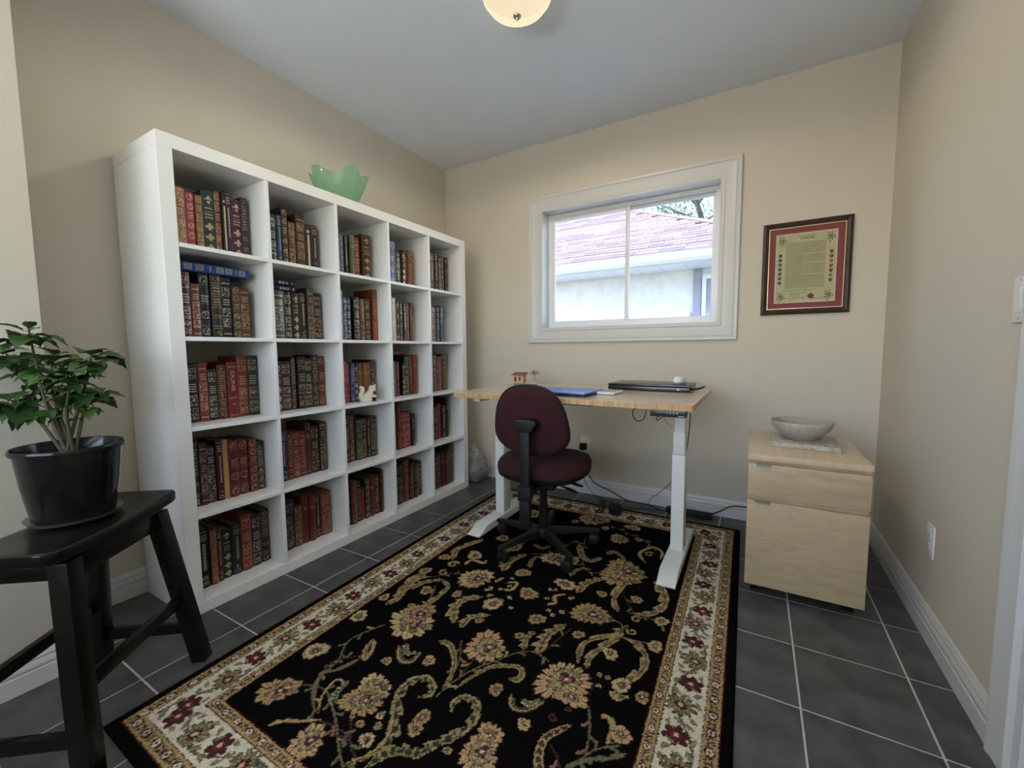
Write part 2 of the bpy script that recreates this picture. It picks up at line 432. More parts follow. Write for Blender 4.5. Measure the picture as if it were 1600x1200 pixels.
class Book:
    """a leather-bound book: spine towards +X, thickness along Y, height along Z, standing on z = 0 with the spine's crest at x = 0"""
    def __init__(s, w, h, dep, bulge): s.w, s.h, s.dep, s.b = w, h, dep, bulge; s.g = MB()
    def S(s, u, v, off=.0005): return (-s.b * u * u + off, u * s.w / 2 * .985, v * s.h)
    def quad(s, u0, u1, v0, v1, mi=0, n=3, off=.0005):
        vs = []; 
        for i in range(n + 1):
            u = u0 + (u1 - u0) * i / n; vs += [s.S(u, v0, off), s.S(u, v1, off)]
        s.g.add(vs, [(2 * i, 2 * i + 2, 2 * i + 3, 2 * i + 1) for i in range(n)], mi)
    def frame(s, u0, u1, v0, v1, t=.0012, mi=0):
        tv = t / s.h; tu = 2 * t / s.w
        s.quad(u0, u1, v0, v0 + tv, mi); s.quad(u0, u1, v1 - tv, v1, mi)
        s.quad(u0, u0 + tu, v0 + tv, v1 - tv, mi, 1); s.quad(u1 - tu, u1, v0 + tv, v1 - tv, mi, 1)
    def disc(s, v, r, mi=1, n=14, inner=0, u0=0):
        ru, rv = 2 * r / s.w, r / s.h
        P = [s.S(u0 + ru * math.cos(6.2832 * i / n), v + rv * math.sin(6.2832 * i / n), .0006 if inner else .0005) for i in range(n)]
        if inner:
            q = (r - inner) / r
            Q = [s.S(u0 + q * ru * math.cos(6.2832 * i / n), v + q * rv * math.sin(6.2832 * i / n), .0006) for i in range(n)]
            s.g.add(P + Q, [(i, (i + 1) % n, n + (i + 1) % n, n + i) for i in range(n)], mi)
        else: s.g.add([s.S(u0, v)] + P, [(0, 1 + i, 1 + (i + 1) % n) for i in range(n)], mi)
    def title(s, v0, v1, rnd, mi=0, lines=3):
        dv = (v1 - v0) / lines
        for i in range(lines):
            u = -.62; 
            while u < .55:
                du = rnd.uniform(.12, .3); s.quad(u, min(u + du, .66), v0 + dv * (i + .25), v0 + dv * (i + .7), mi, 1); u += du + .08
def make_book(w, h, color, style, rnd, dep=.165, pale=False):
    b = Book(w, h, dep, min(.0075, w * .17)); N_ = 6; t = .0028
    us = [-1 + 2 * i / N_ for i in range(N_ + 1)]
    outer = [(-dep, -w / 2)] + [(-b.b * u * u, u * w / 2) for u in us] + [(-dep, w / 2)]
    inner = [(-dep, -w / 2 + t)] + [(-b.b * u * u - t, u * (w / 2 - t)) for u in us] + [(-dep, w / 2 - t)]
    k = len(outer); cv = MB()
    vs = [(x, y, z) for z in (0, h) for x, y in outer] + [(x, y, z) for z in (0, h) for x, y in inner]
    fs = []
    for i in range(k - 1):
        fs += [(i, i + 1, k + i + 1, k + i), (2 * k + i + 1, 2 * k + i, 3 * k + i, 3 * k + i + 1), (k + i, k + i + 1, 3 * k + i + 1, 3 * k + i), (i + 1, i, 2 * k + i, 2 * k + i + 1)]
    fs += [(0, k, 3 * k, 2 * k), (k - 1, 3 * k - 1, 4 * k - 1, 2 * k - 1)]
    cv.add(vs, fs)
    bands = [] if style in 'NTSDB' else [.17, .34, .51, .68, .85]
    for v in bands:                                    # raised bands of the spine
        hh = .0022 / h; vs = []
        for u in us: vs += [b.S(u, v - hh * 1.6, -.0003), b.S(u, v - hh * .6, .0014), b.S(u, v + hh * .6, .0014), b.S(u, v + hh * 1.6, -.0003)]
        cv.add(vs, [(4 * i + j, 4 * i + 4 + j, 4 * i + 5 + j, 4 * i + 1 + j) for i in range(N_) for j in range(3)])
    root_me = cv.mesh('book', leather, smooth=35)
    pg = MB().box(-dep + .004, -b.b - t - .0004, -w / 2 + t + .0002, w / 2 - t - .0002, .003, h - .003).mesh('page_block', pages_m)
    G, O = 0, 1
    if style == 'P':
        zones = [(.035, .155), (.185, .325), (.355, .495), (.525, .665), (.695, .835), (.865, .965)]
        ti = rnd.choice([3, 4, 3]); plain = rnd.random() < .35
        for i, (a, c) in enumerate(zones):
            if i == ti: b.title(a + .01, c - .01, rnd, G, 3)
            elif i in (0, 5) and plain: b.quad(-.8, .8, a + .03, a + .045, G)
            else:
                b.frame(-.78, .78, a, c, .0013, G); b.quad(-.66, .66, a + .012, c - .012, O)
    elif style == 'R':                                 # few large ornate panels on plain leather
        for a, c in ((.06, .24), (.29, .47), (.76, .93)): b.frame(-.75, .75, a, c, .0016, G); b.quad(-.62, .62, a + .012, c - .012, O)
        b.title(.52, .68, rnd, G, 4)
    elif style == 'C':
        r = min(w * .40, .02)
        for v in (.10, .36, .90) if rnd.random() < .5 else (.08, .26, .43, .76, .92): b.disc(v, r * .84, O); b.disc(v, r, G, 16, .0016)
        b.title(.55, .67, rnd, G, 3)
        for v in (.175, .335, .515, .675, .845): b.quad(-.85, .85, v + .012, v + .016, G); b.quad(-.85, .85, v - .016, v - .012, G)
    elif style == 'L':
        for v in (.17, .34, .51, .68, .85):
            for d_ in (-.024, -.014, .012, .022): b.quad(-.85, .85, v + d_, v + d_ + .0045, G)
        b.title(.55, .64, rnd, G, 2); b.title(.72, .82, rnd, G, 2)
        b.quad(-.6, .6, .03, .12, O); b.quad(-.6, .6, .9, .965, O)
        if rnd.random() < .6: b.quad(-.5, .5, .21, .30, O); b.quad(-.5, .5, .38, .47, O)
    elif style == 'X':
        for v in (.09, .26, .43, .86):
            dv, du = .006 / h, .012 / w
            b.quad(-du, du, v - .05, v + .05, G, 1); b.quad(-.55, .55, v - dv * .8, v + dv * .8, G)
            b.disc(v, min(w * .13, .006), G, 10)
            for q in (-1, 1): b.disc(v + q * .045, .0045, G, 8); b.disc(v, .0045, G, 8, 0, q * .52)
        b.title(.55, .75, rnd, G, 4)
    elif style == 'T':
        for v in (.04, .05, .95, .96): b.quad(-.85, .85, v, v + .0035, G)
        b.title(.80, .92, rnd, G, 3)
        v = .30
        while v < .74:
            dv = rnd.uniform(.012, .03); b.quad(-.22, .28, v, v + dv, G, 1); v += dv + .012
        b.disc(.16, min(w * .3, .012), O); b.quad(-.5, .5, .075, .09, G)
    elif style == 'S':
        b.quad(-.35, .5, .10, .78, G); b.disc(.85, w * .28, G); b.quad(-.5, .5, .04, .06, G)
    elif style == 'N':
        for v in (.05, .06, .88, .89): b.quad(-.85, .85, v, v + .003, G)
        b.title(.70, .78, rnd, G, 2)
    elif style == 'B':
        for v in (.10, .26, .55, .68, .88):
            r = .011 / h
            b.quad(-.66, .66, v - r * 1.25, v + r * 1.25, G); b.quad(-.50, .50, v - r * .95, v + r * .95, 2, 3, .0007)
            b.quad(-.38, .38, v - r * .7, v + r * .7, G, 3, .0009); b.quad(-.2, .2, v - r * .38, v + r * .38, 2, 3, .0011)
        b.title(.38, .44, rnd, G, 1); b.title(.76, .82, rnd, G, 1)
    elif style == 'K':                                 # red label on navy
        b.quad(-.9, .9, .10, .30, 3, 3); 
        for v in (.09, .12, .27, .30): b.quad(-.9, .9, v, v + .008, G, 3, .0008)
        b.disc(.20, .008, G)
        for v in (.50, .62, .74, .9): b.quad(-.5, .5, v, v + .035, G)
        b.disc(.56, .006, G); b.disc(.68, .006, G)
    elif style == 'D':
        for v in (.035, .05, .345, .365, .90, .915): b.quad(-.85, .85, v, v + .005, G)
        b.quad(-.3, .35, .235, .245, G, 1); b.quad(-.3, .35, .255, .265, G, 1)
    gm = b.g.mesh('gilding', [gilt_pale if pale else gilt, orn_pale if pale else orn, leather, mat('red_label', (.22, .03, .03), .45, nscale=60)])
    return b, root_me, pg, gm

def text_mesh(body, size, extr=.0002, align='CENTER'):
    cu = bpy.data.curves.new('lettering', 'FONT'); cu.body = body; cu.size = size; cu.extrude = extr; cu.align_x = align; cu.align_y = 'CENTER'
    o = bpy.data.objects.new('lettering_tmp', cu); COL.objects.link(o)
    dg = bpy.context.evaluated_depsgraph_get(); me = bpy.data.meshes.new_from_object(o.evaluated_get(dg))
    bpy.data.objects.remove(o); bpy.data.curves.remove(cu); me.name = 'lettering'
    return me

# per cubby: (row from top, column from stool, zoom origin x, y, zoom scale, spine x, bottom line (x,y)-(x,y), books)
# a book: left, right (along the bottom line), y of its top, colour, style, pale gilding?
CELLS = [
 (0, 0, 265, 280, 10, .30, (150, 965, 1270, 1175), [(150, 305, 115, '#9c6a45', 'C', 1), (305, 440, 205, '#b03048', 'C', 1), (440, 550, 250, '#8a5a30', 'P', 0), (550, 745, 185, '#1d3a33', 'X', 0), (745, 850, 190, '#6b3a30', 'P', 0), (850, 915, 200, '#1a1412', 'S', 1), (915, 1005, 185, '#2a2430', 'T', 1), (1005, 1170, 320, '#44193c', 'X', 0), (1170, 1270, 290, '#3a2c22', 'L', 0)]),
 (1, 0, 270, 395, 8.57, .30, (160, 1110, 1060, 1130), [(160, 285, 250, '#54182e', 'R', 1), (285, 400, 415, '#743a28', 'P', 1), (400, 545, 275, '#191e30', 'C', 1), (545, 690, 300, '#2a2620', 'L', 0), (690, 830, 330, '#1c1f2c', 'P', 1), (830, 935, 450, '#3a3028', 'C', 0), (935, 1060, 465, '#5a3320', 'P', 0)]),
 (2, 0, 285, 545, 10, .285, (140, 1150, 1215, 1020), [(140, 295, 245, '#222836', 'R', 1), (295, 440, 225, '#8c2a20', 'P', 1), (440, 590, 320, '#262c38', 'R', 1), (590, 735, 250, '#5a2c20', 'L', 0), (735, 895, 205, '#74161c', 'D', 1), (895, 1050, 110, '#7c1c1c', 'R', 0), (1050, 1215, 105, '#17261f', 'R', 0)]),
 (3, 0, 295, 675, 10, .302, (135, 1180, 1215, 880), [(140, 215, 150, '#30323a', 'L', 1), (215, 330, 175, '#4a2030', 'P', 0), (330, 475, 230, '#1b1a2c', 'P', 1), (475, 575, 130, '#3c1216', 'T', 1), (575, 670, 125, '#b8904e', 'N', 0), (670, 820, 130, '#64141d', 'C', 0), (820, 975, 110, '#64141d', 'C', 0), (975, 1100, 110, '#64141d', 'C', 0), (1100, 1215, 150, '#2c2a24', 'L', 1)]),
 (4, 0, 305, 785, 8.57, .31, (115, 1140, 1035, 790), [(115, 235, 370, '#13161e', 'T', 1), (235, 320, 370, '#84402c', 'P', 0), (320, 400, 345, '#401418', 'T', 0), (400, 530, 360, '#122024', 'X', 0), (530, 650, 300, '#16222c', 'T', 0), (650, 790, 165, '#84231e', 'R', 0), (790, 910, 170, '#20292e', 'R', 1), (910, 1035, 100, '#2a2422', 'L', 0)]),
 (0, 1, 410, 315, 11.43, .30, (160, 1015, 1015, 1170), [(165, 290, 220, '#22323c', 'R', 1), (290, 365, 240, '#1f4a74', 'T', 1), (365, 470, 110, '#3c2018', 'C', 0), (485, 610, 370, '#5f3020', 'P', 0), (640, 800, 235, '#4a3520', 'P', 0), (800, 895, 410, '#30201e', 'S', 1), (895, 1015, 430, '#2c1c22', 'T', 0)]),
 (1, 1, 415, 415, 10, .30, (165, 1135, 915, 1140), [(165, 330, 390, '#4a4448', 'P', 1), (330, 450, 410, '#3a2420', 'R', 1), (450, 560, 430, '#2a2420', 'X', 0), (560, 675, 420, '#232426', 'T', 0), (675, 780, 350, '#3a3430', 'P', 0), (780, 915, 440, '#2a2022', 'R', 0)]),
 (2, 1, 420, 545, 11.43, .289, (200, 1120, 1050, 1010), [(200, 255, 225, '#252c52', 'X', 1), (255, 435, 225, '#4e1838', 'R', 1), (435, 520, 150, '#2c2a22', 'L', 1), (545, 690, 140, '#191b26', 'R', 0), (690, 810, 165, '#2a2824', 'R', 1), (810, 925, 110, '#22221e', 'L', 0), (925, 1050, 130, '#641c16', 'C', 0)]),
 (3, 1, 430, 650, 11.43, .282, (155, 1175, 940, 945), [(155, 240, 265, '#1a2658', 'T', 1), (240, 350, 280, '#5e181c', 'L', 0), (350, 465, 280, '#76181c', 'P', 0), (465, 570, 270, '#76181c', 'P', 0), (570, 665, 120, '#4e2024', 'N', 0), (665, 820, 180, '#221c16', 'R', 0), (820, 940, 110, '#2a1c1a', 'P', 0)]),
 (4, 1, 435, 755, 10.91, .298, (160, 1150, 925, 835), [(160, 310, 310, '#1a1e34', 'R', 0), (310, 440, 390, '#5a4428', 'P', 0), (440, 555, 220, '#64181e', 'N', 0), (555, 655, 210, '#64181e', 'N', 0), (655, 755, 190, '#1a2620', 'T', 0), (755, 925, 150, '#742a20', 'P', 0)]),
 (0, 2, 520, 350, 13.33, .31, (110, 980, 815, 1095), [(112, 165, 190, '#6a7cae', 'L', 1), (165, 270, 190, '#3c3e62', 'L', 1), (270, 322, 250, '#2a2824', 'T', 1), (385, 485, 240, '#5c5e3e', 'N', 0), (485, 595, 280, '#82241e', 'P', 0), (635, 815, 230, '#4a2c20', 'X', 0)]),
 (1, 2, 520, 445, 13.33, .31, (190, 1140, 950, 1155), [(190, 250, 110, '#3a6070', 'L', 1), (250, 315, 260, '#2a3e74', 'P', 1), (315, 420, 270, '#1a2250', 'R', 1), (455, 585, 260, '#24221e', 'R', 1), (585, 680, 300, '#6e3a22', 'L', 0), (690, 800, 300, '#3a3022', 'R', 0), (860, 955, 105, '#843620', 'L', 0)]),
 (2, 2, 525, 550, 13.33, .305, (185, 1070, 840, 985), [(185, 240, 190, '#aa2448', 'L', 1), (240, 320, 220, '#90283a', 'L', 1), (320, 405, 230, '#36488a', 'L', 1), (405, 475, 250, '#241c24', 'X', 1), (475, 600, 225, '#7a4e24', 'N', 0), (600, 680, 230, '#845628', 'N', 0), (680, 745, 220, '#845026', 'N', 0), (745, 840, 160, '#2a2420', 'C', 0)]),
 (3, 2, 530, 640, 13.33, .28, (175, 1115, 805, 945), [(175, 240, 100, '#241420', 'T', 1), (240, 375, 115, '#60182a', 'L', 1), (375, 515, 205, '#20462e', 'P', 0), (515, 605, 180, '#2a2018', 'P', 0), (605, 665, 160, '#201c20', 'T', 1), (665, 805, 140, '#40302a', 'P', 0)]),
 (4, 2, 535, 725, 12, .318, (145, 1160, 780, 885), [(145, 190, 330, '#22222a', 'L', 1), (190, 290, 310, '#64261e', 'L', 0), (290, 385, 330, '#44241e', 'P', 0), (385, 450, 450, '#841a22', 'N', 0), (450, 530, 270, '#20241e', 'C', 1), (530, 630, 250, '#64121e', 'N', 0), (630, 725, 220, '#50241e', 'R', 0), (725, 780, 100, '#401618', 'N', 0)]),
 (0, 3, 600, 365, 12, .31, (130, 890, 570, 960), [(130, 240, 140, '#5a5e96', 'C', 1), (240, 345, 340, '#4a4830', 'P', 1), (345, 395, 340, '#3a2c22', 'X', 1), (395, 450, 310, '#4a3024', 'P', 0), (450, 570, 330, '#76341e', 'P', 0)]),
 (0, 4, 600, 365, 12, .31, (880, 1010, 1210, 1065), [(880, 960, 360, '#4e2418', 'T', 0), (960, 1025, 350, '#24201e', 'T', 1), (1025, 1085, 450, '#4a3628', 'P', 0), (1085, 1150, 440, '#42241e', 'P', 0), (1150, 1210, 450, '#2c1c1c', 'C', 0)]),
 (1, 3, 600, 455, 12.31, .31, (170, 945, 570, 955), [(170, 265, 120, '#d2b08c', 'L', 1), (265, 330, 190, '#2a2a34', 'C', 1), (330, 385, 220, '#34342e', 'P', 1), (385, 435, 230, '#3a3430', 'T', 1), (435, 505, 225, '#64241e', 'P', 0), (505, 570, 225, '#5c1814', 'L', 0)]),
 (1, 4, 600, 455, 12.31, .31, (935, 945, 1175, 955), [(935, 1025, 300, '#724048', 'P', 1), (1025, 1085, 300, '#2a3440', 'P', 1), (1085, 1175, 290, '#1e2c52', 'L', 1)]),
 (2, 3, 605, 540, 12.31, .31, (140, 985, 590, 920), [(140, 195, 300, '#4a7088', 'L', 1), (195, 240, 310, '#942234', 'L', 1), (310, 355, 340, '#2c2020', 'X', 1), (355, 450, 200, '#302a22', 'P', 1), (450, 510, 190, '#4e3028', 'L', 0), (510, 590, 175, '#842a20', 'N', 0)]),
 (2, 4, 605, 540, 12.31, .31, (880, 870, 1180, 830), [(880, 960, 180, '#2a3e48', 'P', 1), (960, 1075, 210, '#842236', 'L', 0), (1075, 1180, 165, '#40301e', 'P', 0)]),
 (3, 3, 605, 615, 12.31, .30, (165, 1090, 550, 965), [(165, 215, 350, '#4e2838', 'L', 1), (215, 285, 180, '#781a20', 'L', 0), (285, 380, 360, '#942224', 'R', 1), (380, 485, 355, '#942224', 'R', 1), (485, 550, 385, '#15181e', 'L', 0)]),
 (3, 4, 605, 615, 12.31, .31, (900, 870, 1190, 785), [(900, 985, 250, '#3e2a34', 'L', 0), (985, 1060, 200, '#942a2a', 'N', 0), (1060, 1130, 220, '#2c2622', 'T', 1), (1130, 1190, 75, '#2c1c1a', 'N', 0)]),
 (4, 3, 605, 690, 11.43, .32, (190, 1130, 640, 950), [(190, 300, 400, '#1e2028', 'R', 0), (300, 410, 330, '#641e24', 'L', 0), (410, 480, 400, '#4c161a', 'L', 0), (480, 570, 390, '#2e1c1c', 'L', 0), (570, 645, 350, '#26241e', 'P', 0)]),
 (4, 4, 605, 690, 11.43, .335, (860, 880, 1205, 695), [(860, 970, 240, '#32222a', 'P', 0), (970, 1045, 210, '#521820', 'N', 0), (1045, 1095, 200, '#521c22', 'N', 0), (1095, 1140, 130, '#3c4e2a', 'N', 0), (1140, 1205, 50, '#603422', 'N', 0)]),
]
PAL = {'tan': '#9c6a45', 'crimson': '#a82a44', 'ochre-brown': '#85562a', 'dark-green': '#1d3a30', 'russet': '#74382a', 'near-black': '#1c1818', 'plum': '#44193c', 'dark-brown': '#36291f', 'maroon': '#5c161e', 'navy': '#1b2140', 'blue': '#2a4070', 'slate-grey': '#3e4048', 'red': '#86221e', 'olive': '#55563a', 'brown': '#5a3522', 'cream': '#d2b08c', 'steel-blue': '#5a6c98', 'pale-tan': '#b8904e', 'charcoal': '#28282a', 'teal-blue': '#3a6070'}
def cname(hx):
    c = [int(hx[i:i + 2], 16) for i in (1, 3, 5)]
    return min(PAL, key=lambda n: sum((c[i] - int(PAL[n][1 + 2 * i:3 + 2 * i], 16)) ** 2 for i in range(3)))
DECO = {'P': 'gilt panels', 'R': 'gilt squares', 'C': 'gilt medallions', 'L': 'gilt bands', 'X': 'gilt crosses', 'T': 'gilt title', 'S': 'pale label', 'N': 'plain spine', 'D': 'title DUNE', 'B': 'white squares', 'K': 'red label'}
ORD = ['first', 'second', 'third', 'fourth', 'fifth', 'sixth', 'seventh', 'eighth', 'ninth', 'tenth']
ROWS = ['top', 'second', 'middle', 'fourth', 'bottom']
rnd = random.Random(3)
def place_book(w, h, color, style, loc, label, pale=False, rot=(0, 0, 0), dep=.165):
    b, me, pg, gm = make_book(w, h, color, style, rnd, dep, pale)
    c = lin(color); gy_ = sum(c) / 3; c = tuple((x * .86 + gy_ * .14) * .95 for x in c)
    o = bpy.data.objects.new('book', me); COL.objects.link(o); o.location = loc; o.rotation_euler = rot
    tag(o, label, 'book', 'leather-bound books in the white bookcase')
    for n_, m_ in (('page_block', pg), ('gilding', gm)):
        k = bpy.data.objects.new(n_, m_); COL.objects.link(k); k.parent = o; k.color = (*c, 1)
        if n_ == 'gilding': k['kind'] = 'stuff'
    o.color = (*c, 1)
    if style == 'D':
        me = text_mesh('DUNE', .040, .0003); me.materials.append(gilt_pale)
        k = bpy.data.objects.new('lettering', me); COL.objects.link(k); k.parent = o
        k.location = (.0004, -.001, .66 * h); k.scale = (.84, .54, 1)
        k.rotation_euler = Matrix(((0, 0, 1), (0, 1, 0), (-1, 0, 0))).to_euler()
    return o
TOPS = {}
for (r, c, ox, oy, sc, sx, bl, books) in CELLS:
    z0 = CZ[4 - r] + .0006
    ycell = CY[c]; prev = ycell + .0015
    for i, (a, b_, top, colr, sty, pale) in enumerate(books):
        def yy(x):
            yb = bl[1] + (bl[3] - bl[1]) * (x - bl[0]) / (bl[2] - bl[0]); return un(ox + x / sc, oy + yb / sc, 'x', sx).y
        ya, yb = yy(a), yy(b_)
        if i == 0: ya = max(ycell + .002, ya - .014)
        ya = max(ya, prev + .0004)
        yb = min(yb, ycell + CELL - .002)
        if yb - ya < .012: yb = ya + .012
        ym = (ya + yb) / 2; lo, hi = z0 + .1, z0 + .40
        for _ in range(30):
            mid = (lo + hi) / 2
            if pj((sx, ym, mid))[1] > oy + top / sc: lo = mid
            else: hi = mid
        h = min(max(lo - z0, .19), CELL - .006)
        prev = yb
        label = f"{cname(colr)} book with {DECO[sty]}, {ORD[i]} from stool side, {ROWS[r]} row, {ORD[c]} column from stool"
        sxx = sx + rnd.uniform(-.006, .006)
        o = place_book(yb - ya, h, colr, sty, (sxx, ym, z0), label, pale)
        TOPS.setdefault((r, c), []).append((ya, yb, z0 + h, sxx))
# books lying flat on the upright ones
def flat_book(r, c, length, thick, color, style, ya, zb, label, pale=True, sx=.30, dep=.17):
    # height axis along +Y
    return place_book(thick, length, color, style, (sx, ya, zb + thick / 2), label, pale, (-math.pi / 2, 0, 0), dep)
def top_of(r, c, y0, y1): return max(t for a, b_, t, s_ in TOPS[(r, c)] if b_ > y0 + .001 and a < y1 - .001)
zt = top_of(1, 0, CY[0], CY[0] + .30)
yb = un(270 + 1020 / 8.57, 395 + 330 / 8.57, 'x', .315).y
flat_book(1, 0, .262, .036, '#1c4a9a', 'B', yb - .262, zt + .0006, 'blue book with white squares lying flat on upright books, second row, first column from stool', True, .318)
yb = un(415 + 470 / 10, 415 + 330 / 10, 'x', .30).y
ya = CY[1] + .003
zt = top_of(1, 1, ya, yb)
flat_book(1, 1, yb - ya, .027, '#1a2046', 'K', ya, zt + .0006, 'navy book with red label, lower of two lying flat, second row, second column from stool', True, .302)
flat_book(1, 1, yb - ya - .003, .027, '#181d40', 'K', ya, zt + .0286, 'navy book with red label, upper of two lying flat, second row, second column from stool', True, .299)
ya = CY[3] + .003; yb = un(605 + 370 / 12.31, 540 + 125 / 12.31, 'x', .28).y
zt = top_of(2, 3, ya, yb)
flat_book(2, 3, min(yb - ya, .235), .030, '#6a1c22', 'N', ya, zt + .0006, 'dark red book lying flat on upright books, middle row, fourth column from stool', False, .27)

# ------------------------------------------------------------------ rug (woven floral pattern held in a colour attribute, drawn motif by motif on the floor plane)
RQ = [(.752, -.352), (2.296, -.366), (2.254, 1.950), (.676, 1.945)]      # near-left, near-right, far-right, far-left
NX, NY = 500, 740
uu, vv = np.meshgrid(np.linspace(0, 1, NX), np.linspace(0, 1, NY))
RX = (1 - uu) * (1 - vv) * RQ[0][0] + uu * (1 - vv) * RQ[1][0] + uu * vv * RQ[2][0] + (1 - uu) * vv * RQ[3][0]
RY = (1 - uu) * (1 - vv) * RQ[0][1] + uu * (1 - vv) * RQ[1][1] + uu * vv * RQ[2][1] + (1 - uu) * vv * RQ[3][1]
RW, RH = 1.555, 2.30
rs = np.random.RandomState(5)
jx = rs.normal(0, .0011, RX.shape); jy = rs.normal(0, .0011, RX.shape)     # ragged edges of the tufts
PXx, PYy = RX + jx, RY + jy
BLK = (.0045, .004, .0042); TAN = lin('#a0875f'); LTN = lin('#b8a27a'); OLV = lin('#66624a'); DOL = lin('#37342a'); MAR = lin('#4e222a'); IVO = lin('#c4bbaa'); BRN = lin('#40302a'); RED = lin('#642a2c'); GRN = lin('#3a4036'); ROS = lin('#886058')
C = np.zeros((NY, NX, 3)); C[:] = BLK
def paint_(sl, mask, col): 
    sub = C[sl]; sub[mask] = col
def win(cx, cy, r):
    m = (RX > cx - r) & (RX < cx + r) & (RY > cy - r) & (RY < cy + r)
    rows = np.where(m.any(1))[0]; cols = np.where(m.any(0))[0]
    if len(rows) == 0 or len(cols) == 0: return None
    return (slice(rows[0], rows[-1] + 1), slice(cols[0], cols[-1] + 1))
def fpt(px, py): p = un(px, py, 'z', .01); return p.x, p.y
def fsc(px, py): d = Vector((*fpt(px, py), .01)) - CC; return d.dot(CF) / FPX
def flower(cx, cy, r, rot=0., el=1.0, n=9, pal=(TAN, OLV, MAR, IVO), edge=BRN):
    """a palmette: irregular lobed petals round an off-centre heart, each ring outlined"""
    sl = win(cx, cy, r * max(1, el) * 1.2)
    if sl is None: return
    x, y = PXx[sl] - cx, PYy[sl] - cy; c_, s_ = math.cos(rot), math.sin(rot)
    a, b = (x * c_ + y * s_) / el, (-x * s_ + y * c_)
    ph = (cx * 37 + cy * 53) % 6.28; big = r > .05
    th = np.arctan2(b, a + .18 * r)
    wob = .10 * np.sin(2 * th + ph) + .08 * np.sin(3 * th + 2 * ph) + (.05 * np.sin(n * 2 * th + ph) if big else 0)
    lob = np.abs(np.cos(n * th / 2 + ph)) ** .7
    q = np.hypot(a + .10 * r, b) / (r * (.70 + .26 * lob + wob))
    dk = tuple(k * .55 for k in pal[0])
    paint_(sl, q < 1.0, edge); paint_(sl, q < .94, pal[0])
    paint_(sl, (q < .94) & (q > .50) & (lob < .30), edge)
    paint_(sl, (q < .86) & (q > .58) & (np.abs(np.abs(np.cos(n * th / 2 + ph)) - .985) < .02), dk)
    if big:
        q2 = np.hypot(a + .02 * r, b * 1.05) / (r * (.46 + .16 * np.abs(np.cos((n - 3) * th / 2 - ph)) + .5 * wob))
        paint_(sl, q2 < 1, edge); paint_(sl, q2 < .90, pal[1]); paint_(sl, (q2 < .9) & (np.abs(np.sin((n - 3) * th / 2 - ph)) > .90), LTN)
        q3 = np.hypot(a - .06 * r, b) / (r * (.27 + .07 * np.cos(5 * th + ph)))
        paint_(sl, q3 < 1, DOL); paint_(sl, q3 < .85, pal[2]); paint_(sl, (q3 < .62) & (np.abs(np.sin(2.5 * th + ph)) > .6), ROS); paint_(sl, q3 < .26, pal[3])
        # fan of stamens on one side
        t2 = np.arctan2(b, a - .5 * r); rr = np.hypot(a - .5 * r, b) / r
        paint_(sl, (rr < .34) & (np.abs(t2) < 1.2) & (np.abs(np.sin(4 * t2)) > .55) & (q < 1), pal[1])
    else:
        paint_(sl, q < .50, edge); paint_(sl, q < .42, pal[1]); paint_(sl, q < .26, pal[2]); paint_(sl, q < .11, pal[3])
def spline(pts, n=10):
    return np.array([(p.x, p.y) for p in smooth_path([(*p, 0) for p in pts], n)])
def scroll(pts, w0, w1, lobes=0, c1=OLV, c2=TAN, c3=None, side=1, blunt=False):
    P = spline(pts); lo, hi = P.min(0), P.max(0); ctr = (lo + hi) / 2; wm = max(w0, w1) * 1.7
    sl = win(ctr[0], ctr[1], max(hi - lo) / 2 + wm)
    if sl is None: return
    x, y = PXx[sl], PYy[sl]; best = np.full(x.shape, 9.); tt = np.zeros(x.shape); sg = np.zeros(x.shape); K = len(P) - 1
    for i in range(K):
        d = P[i + 1] - P[i]; l2 = d @ d + 1e-12
        t = np.clip(((x - P[i, 0]) * d[0] + (y - P[i, 1]) * d[1]) / l2, 0, 1)
        ex, ey = x - P[i, 0] - t * d[0], y - P[i, 1] - t * d[1]; dd = np.hypot(ex, ey)
        m = dd < best; best[m] = dd[m]; tt[m] = ((i + t) / K)[m]; sg[m] = (d[0] * ey - d[1] * ex)[m]
    wd = w0 + (w1 - w0) * tt
    if not blunt: wd = wd * np.clip(np.minimum(tt / .12, (1 - tt) / .10), .25, 1)
    if lobes:
        lb = np.abs(np.sin(math.pi * lobes * tt + 1.2 * best / wd))
        wd = np.where(sg * side > 0, wd * (.62 + .98 * lb ** 1.5), wd * (.60 + .25 * lb))
    q = best / wd
    if max(w0, w1) > .011 and not blunt:
        fe = np.abs(np.sin(math.pi * (lobes or 6) * 1.5 * tt - 1.6 * q))
        paint_(sl, q < 1, c2); paint_(sl, q < .70, c1); paint_(sl, (q < .70) & (fe > .80) & (q > .12), c2)
        if c3 is not None: paint_(sl, (q < .62) & (q > .1) & (sg * side < 0), c3)
        paint_(sl, q < .10, DOL)
    else:
        paint_(sl, q < 1, c1); paint_(sl, q < .82, c2)
        if c3 is not None: paint_(sl, (q < .5) & (sg * side < 0), c3)
def stem(pts, w=.0035, c=OLV): scroll(pts, w, w, 0, c, c, None, 1, True)
def leafm(x0, y0, x1, y1, w, c1=OLV, c2=TAN, lob=5):
    mx, my = (x0 + x1) / 2, (y0 + y1) / 2; dx, dy = x1 - x0, y1 - y0
    scroll([(x0, y0), (mx - dy * .12, my + dx * .12), (x1, y1)], w * .95, w * .5, lob, c1, c2, None, 1); stem([(x0, y0), (mx - dy * .12, my + dx * .12), (x1, y1)], .002, DOL)
